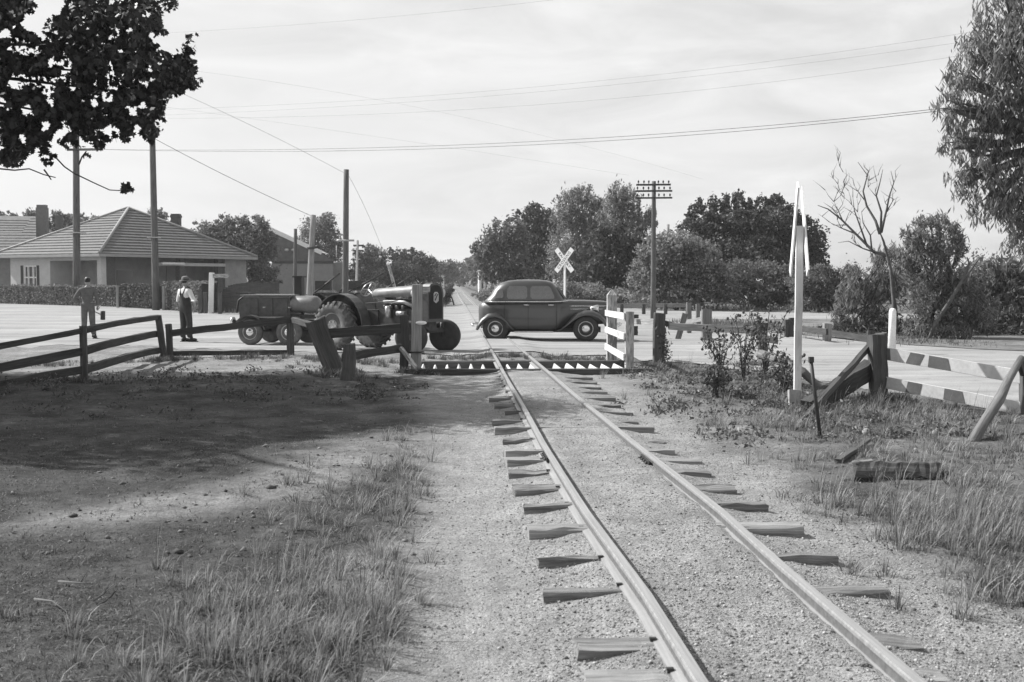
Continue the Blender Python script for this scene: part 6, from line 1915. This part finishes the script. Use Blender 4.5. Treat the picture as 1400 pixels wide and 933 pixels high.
def build_grass():
    rng = np.random.default_rng(21)
    # short dark turf on the left
    def d1(x, y):
        nz_ = fbm(x * 1.2, y * 1.2); xs = x + (fbm(x * .9, y * .9) - .5) * 1.1
        dd = np.abs((x + 2.2) * .90 - (y - 8.2) * .42); patch = (dd < .6) & (y > 7.6) & (y < 14)
        return np.where(xs > -.45, 0, np.where(patch, .12, .35 + .65 * sst(.35, .6, nz_))) * (1 - .5 * sst(11, 14, y))
    xy = scatter(170000, None, (-9, .2), (3.6, 19), rng, d1)
    turf = blades(xy, rng.uniform(.012, .04, len(xy)), rng.uniform(.004, .009, len(xy)), rng, 1.2)
    # dry tussocks beside the path, thickest towards the bottom of the photo
    cen = []
    for (u, v, sx, sy, n) in ((520, 690, .22, .6, 34), (470, 720, .25, .5, 18), (545, 650, .12, .5, 20), (440, 840, .26, .35, 58), (380, 880, .28, .3, 46), (470, 890, .16, .25, 34), (340, 810, .25, .4, 16), (500, 850, .10, .2, 14),
                              (300, 900, .3, .3, 22), (430, 660, .35, .6, 8), (555, 610, .2, .6, 8), (500, 760, .2, .4, 10), (410, 780, .3, .4, 18), (250, 850, .3, .4, 8), (150, 880, .4, .4, 6)):
        p = W(u, v); cen.append(rng.normal(size=(n, 2)) * np.array([sx, sy]) + np.array([p.x, p.y]))
    cen = np.vstack(cen); cen = cen[cen[:, 0] < .12]
    tuss = tufts(cen, 30, .145, .0042, rng, (.15, 1.1), .045)
    thatch = tufts(cen, 20, .085, .0055, rng, (.8, 2.2), .08)
    stalk = tufts(cen[::3], 7, .30, .0030, rng, (.05, .5), .04)
    cs = scatter(9000, None, (-7, .1), (3.6, 12), rng, lambda x, y: .5 * sst(.38, .62, fbm(x * 1.1 + 4, y * 1.1)) * np.where(x + (fbm(x * .9, y * .9) - .5) * 1.1 > -.4, 0, 1))
    low = tufts(cs, 14, .035, .005, rng, (.4, 1.6), .03)
    # right bank
    def d2(x, y):
        xs = x + (fbm(x * .9, y * .9) - .5) * 1.3
        nz_ = fbm(x * 1.6 + 9, y * 1.6)
        lim = np.interp(y, [3, 6, 9, 12, 16, 22], [2.35, 2.5, 2.9, 3.1, 3.2, 3.6])
        return sst(0, .9, xs - lim) * sst(.36, .62, nz_)
    xy = scatter(130000, None, (2, 13), (4.0, 23), rng, d2)
    xy = xy[road_mask(xy[:, 0], xy[:, 1]) < .05]
    xy = xy[rng.uniform(0, 1, len(xy)) < .5]
    bank = blades(xy, rng.uniform(.012, .05, len(xy)), rng.uniform(.004, .008, len(xy)), rng, 1.2)
    cen = []
    for (u, v, sx, sy, n) in ((1300, 735, .20, .22, 44), (1250, 700, .2, .25, 18), (1360, 720, .25, .3, 34), (1390, 810, .18, .2, 26), (1180, 690, .2, .3, 8), (1340, 660, .3, .4, 22), (1060, 520, .4, .7, 26), (1030, 545, .4, .6, 22), (960, 540, .4, .8, 18),
                              (1140, 560, .4, .5, 32), (1190, 572, .4, .4, 26), (1260, 562, .5, .4, 30), (1330, 580, .5, .4, 26), (1080, 580, .3, .5, 16), (900, 515, .35, .6, 12), (1240, 620, .5, .6, 18), (1380, 610, .3, .4, 14), (850, 480, .2, .25, 7), (940, 505, .12, .25, 6),
                              (1050, 630, .15, .3, 4), (1130, 685, .1, .15, 3), (990, 585, .3, .6, 8), (1200, 780, .06, .1, 2), (1310, 690, .3, .4, 16)):
        p = W(u, v); n = int(n * 1.5); cen.append(rng.normal(size=(n, 2)) * np.array([sx, sy]) * 1.15 + np.array([p.x, p.y]))
    cen = np.vstack(cen); cen = cen[(cen[:, 0] > 2.05) & (road_mask(cen[:, 0], cen[:, 1]) < .3)]
    tall = tufts(cen, 26, .155, .005, rng, (.15, 1.1), .05)
    thatch2 = tufts(cen, 20, .09, .006, rng, (.8, 2.2), .09)
    stalk2 = tufts(cen[::3], 7, .34, .0035, rng, (.05, .5), .05)
    cs = scatter(16000, None, (2, 11), (4.2, 21), rng, lambda x, y: .45 * d2(x, y) * (road_mask(x, y) < .05))
    low2 = tufts(cs, 14, .07, .006, rng, (.4, 1.5), .045)
    stuff('grass', [turf, bank, low, low2], M['grass_green'])
    stuff('dry_grass', [tuss, tall, stalk, stalk2], M['grass_dry'])
    stuff('grass_thatch', [thatch, thatch2], M['grass_green'])
    # coarse grass: road edges, verge, beyond the road, beside the far rails
    pts = []
    def line(uv, n, sp):
        for (u0, v0), (u1, v1) in zip(uv[:-1], uv[1:]):
            a, b = W(u0, v0), W(u1, v1); f = rng.uniform(0, 1, n); q = np.outer(1 - f, (a.x, a.y)) + np.outer(f, (b.x, b.y)); pts.append(q + rng.normal(size=(n, 2)) * sp)
    line([(640, 416), (760, 415), (900, 420), (1000, 423), (1200, 426)], 900, 1.5)
    line([(300, 427), (420, 430), (500, 426), (610, 416)], 900, 1.0)
    line([(950, 441), (1060, 450), (1180, 460), (1300, 472)], 1500, .7)
    xy = np.vstack(pts)
    xy = xy[(np.abs(xy[:, 0] - TX) > 1.5) | (xy[:, 1] < 30)]
    lo = blades(xy, rng.uniform(.04, .18, len(xy)) * np.clip(xy[:, 1] / 30, 1, 1.8), np.clip(xy[:, 1] * .0006, .01, .06), rng, .5)
    cen = []
    for (u0, v0, u1, v1, n, sp) in ((585, 492, 700, 493, 60, .22), (700, 493, 835, 492, 70, .22), (0, 500, 220, 493, 50, .35), (220, 493, 400, 491, 60, .3), (400, 494, 560, 500, 70, .35), (445, 512, 485, 520, 40, .25), (100, 522, 130, 522, 16, .12), (210, 494, 240, 494, 24, .15),
                                    (545, 510, 580, 511, 22, .12), (885, 500, 930, 503, 40, .2), (835, 500, 865, 507, 24, .15), (1180, 556, 1220, 558, 30, .15), (1085, 562, 1130, 560, 24, .15), (1020, 500, 1060, 500, 30, .25)):
        a, b = W(u0, v0), W(u1, v1); f = rng.uniform(0, 1, n)[:, None]; cen.append((1 - f) * np.array([a.x, a.y]) + f * np.array([b.x, b.y]) + rng.normal(size=(n, 2)) * sp)
    cen = np.vstack(cen); cen = cen[~((np.abs(cen[:, 0] - .94) < .1) | (np.abs(cen[:, 0] - 1.755) < .1) | ((cen[:, 1] > PIT_Y0) & (cen[:, 1] < PIT_Y1) & (cen[:, 0] > PIT_X0) & (cen[:, 0] < PIT_X1)))]
    edge = tufts(cen, 26, .13, .009, rng, (.2, 1.2), .07)
    stuff('roadside_grass', [lo, edge], M['grass_dry2'])
    # low broad-leaved weeds on the slope and the shaded bank
    P = []
    for (u, v, sx, sy, n) in ((960, 525, .5, 1.0, 30), (1020, 545, .5, .9, 34), (1080, 555, .5, .7, 26), (940, 560, .4, .6, 14), (1150, 580, .5, .5, 18), (1050, 600, .4, .5, 10), (880, 512, .3, .5, 10), (1280, 600, .5, .5, 10), (300, 520, 1.6, 1.2, 40), (120, 545, 1.4, 1.2, 36), (470, 540, .8, .8, 16), (1000, 515, .6, .6, 22)):
        p = W(u, v); q = rng.normal(size=(n, 2)) * np.array([sx, sy]) + np.array([p.x, p.y])
        for x_, y_ in q:
            if road_mask(np.array([x_]), np.array([y_]))[0] > .3: continue
            k = rng.integers(24, 64); r_ = rng.uniform(.05, .14); z_ = H(x_, y_)
            P.append(np.stack([x_ + rng.normal(0, r_, k), y_ + rng.normal(0, r_, k), z_ + np.abs(rng.normal(0, r_ * .5, k)) + .01], 1))
    V, F = leaf_quads(np.vstack(P), .052, .45, rng, 0)
    stuff('weeds', [(V, F)], M['lf_thistle'])


M['grass_dry2'] = leafm('grass_roadside', 0.15, .5, .25, .8)
build_grass()


def gravel():
    rng = np.random.default_rng(5)
    n = 260000
    x = rng.uniform(-1.2, 4.2, n); y = 1 / rng.uniform(1 / 17, 1 / 3.6, n)
    lx = np.abs(x - TX)
    dens = np.where(lx < 1.5, 1.0, .35) * np.where((x < .5), .35 + .65 * sst(.2, .6, x), 1) * sst(.28, .5, fbm(x * 2, y * 2) + .12) * (1 - .8 * sst(2.6, 4, x))
    dens = dens * np.where(np.minimum(np.abs(x - .94), np.abs(x - 1.755)) < .06, 0, 1)
    k = (rng.uniform(0, 1, n) < dens * .55) & in_front(x, y); x, y = x[k], y[k]; n = len(x)
    s = np.exp(rng.normal(-5.65, .45, n)); s = np.clip(s, .0015, .014)
    z = Hn(x, y) + s * .25
    o = np.array([[1, 0, 0], [-1, 0, 0], [0, 1, 0], [0, -1, 0], [0, 0, 1], [0, 0, -1]], float)
    f = np.array([[0, 2, 4], [2, 1, 4], [1, 3, 4], [3, 0, 4], [2, 0, 5], [1, 2, 5], [3, 1, 5], [0, 3, 5]])
    a = rng.uniform(0, 2 * pi, n); ca, sa = np.cos(a), np.sin(a)
    J = o[None] * rng.uniform(.6, 1.35, (n, 6, 1)) + rng.normal(0, .18, (n, 6, 3))
    J[:, :, 2] *= .7
    X = J[:, :, 0] * ca[:, None] - J[:, :, 1] * sa[:, None]; Yy = J[:, :, 0] * sa[:, None] + J[:, :, 1] * ca[:, None]
    V = np.stack([x[:, None] + X * s[:, None], y[:, None] + Yy * s[:, None], z[:, None] + J[:, :, 2] * s[:, None]], -1).reshape(-1, 3)
    F = (np.arange(n)[:, None, None] * 6 + f[None]).reshape(-1, 3)
    me = fast_mesh('gravel', V, F); me.materials.append(M['stones']); g_ = bpy.data.objects.new('gravel', me); link(g_); g_['kind'] = 'stuff'


M['stones'] = leafm('gravel_stone', 0.27, .75, 0, .9)
gravel()


# leafy litter, twigs and clods
def litter():
    rng = np.random.default_rng(9); P = []; D = []
    mb = MB(); random.seed(12)
    for (a, b, c) in (((47, 822), (72, 826), (92, 842)), ((80, 793), (110, 797), (127, 798)), ((128, 825), (142, 812), (155, 800))):
        pts = [G_(*q) + Vector((0, 0, .025)) for q in (a, b, c)]
        mb.tube(pts, [.006, .005, .003], 6)
        mb.tube([pts[1], pts[1] + Vector((random.uniform(-.06, .06), .05, .05))], [.004, .002], 5)
    o = mb.build('twigs', M['mid_wood']); o['kind'] = 'stuff'


litter()


# thistles in front of the right fence
def thistle(base, h, label, seed, spread=1.0):
    rng = np.random.default_rng(seed); random.seed(seed)
    t = thing('thistle', base, label, 'plant', 'tall thistles by the right fence')
    mb = MB(); P = []; heads = MB()
    for k in range(7):
        a = random.uniform(0, 2 * pi); l = random.uniform(.1, .34) * spread; hh = h * random.uniform(.55, 1.0)
        tip = base + Vector((cos(a) * l * h, sin(a) * l * h * .6, hh)); mid = base.lerp(tip, .5) + Vector((-cos(a) * .04, 0, .05))
        mb.tube([base, mid, tip], [.012, .009, .005], 5)
        for f in np.linspace(.12, 1, 15):
            q = (base.lerp(mid, f * 2) if f < .5 else mid.lerp(tip, f * 2 - 1)); P.append(np.array(q) + rng.normal(size=(4, 3)) * (.075 * (1.15 - f * .5)))
        for z in range(4):
            c = tip + Vector((random.gauss(0, .06), random.gauss(0, .06), random.gauss(-.03, .05))); heads = MB(); heads.ell(c, (.022, .022, .026), 7, 5); heads.build('flower_head', M['post'], t); mb.tube([tip - Vector((0, 0, .12)), c], .004, 4)
    mb.build('stem', M['lf_thistle'], t)
    leaf_object('leaves', np.vstack(P), .085, .26, M['lf_thistle'], t, rng, .1)


thistle(G_(1016, 528), 1.15, 'tall bushy thistle right of the sagging fence, with round seed heads', 31, 1.1)
thistle(G_(1046, 520), 1.35, 'tallest thistle beside the dark post, left of the white edge-on sign', 32, .9)
thistle(G_(985, 520), .85, 'smaller thistle leaning left before the sagging grey fence', 33, 1.1)
thistle(G_(908, 500), .75, 'scraggy thistle clinging to the thick weathered post', 34, .6)
thistle(G_(980, 545), .42, 'low thistle clump on the gravel slope', 35, 1.3)
thistle(G_(1075, 545), .6, 'low thistle at the foot of the white edge-on sign', 36, 1.3)

# clods and stones on the shaded bank and the path
def clods():
    rng = np.random.default_rng(17); n = 4200
    x = rng.uniform(-8, 6, n); y = 1 / rng.uniform(1 / 24, 1 / 7, n); k = in_front(x, y) & ((x < -.2) | (x > 2.5)) & (road_mask(x, y) < .1); x, y = x[k], y[k]; n = len(x)
    s = np.clip(np.exp(rng.normal(-4.7, .5, n)), .004, .032)
    mb_v = []; o = np.array([[1, 0, 0], [-1, 0, 0], [0, 1, 0], [0, -1, 0], [0, 0, 1], [0, 0, -1]], float)
    f = np.array([[0, 2, 4], [2, 1, 4], [1, 3, 4], [3, 0, 4], [2, 0, 5], [1, 2, 5], [3, 1, 5], [0, 3, 5]])
    J = o[None] * rng.uniform(.6, 1.4, (n, 6, 1)) + rng.normal(0, .2, (n, 6, 3)); J[:, :, 2] *= .6
    V = np.stack([x, y, Hn(x, y) + s * .2], 1)[:, None, :] + J * s[:, None, None]
    F = (np.arange(n)[:, None, None] * 6 + f[None]).reshape(-1, 3)
    me = fast_mesh('clods', V.reshape(-1, 3), F); me.materials.append(M['clod']); g_ = bpy.data.objects.new('clods', me); link(g_); g_['kind'] = 'stuff'


M['clod'] = leafm('clod_earth', 0.14, .6, 0, .95)
clods()

# ================================================================== AIR: a thin even haze over the whole place
mb = MB(); mb.box((0, 0, 12.0), (1960, 1960, 30.0))
mh = bpy.data.materials.new('haze'); mh.use_nodes = True; nh = mh.node_tree
for n_ in list(nh.nodes): nh.nodes.remove(n_)
pv_ = nh.nodes.new('ShaderNodeVolumePrincipled'); pv_.inputs['Color'].default_value = (.9, .9, .9, 1); pv_.inputs['Density'].default_value = 0.0004; pv_.inputs['Anisotropy'].default_value = 0.2
oh = nh.nodes.new('ShaderNodeOutputMaterial'); nh.links.new(pv_.outputs[0], oh.inputs['Volume'])
o = mb.build('haze', mh); o['kind'] = 'stuff'
scene.cycles.volume_bounces = 0
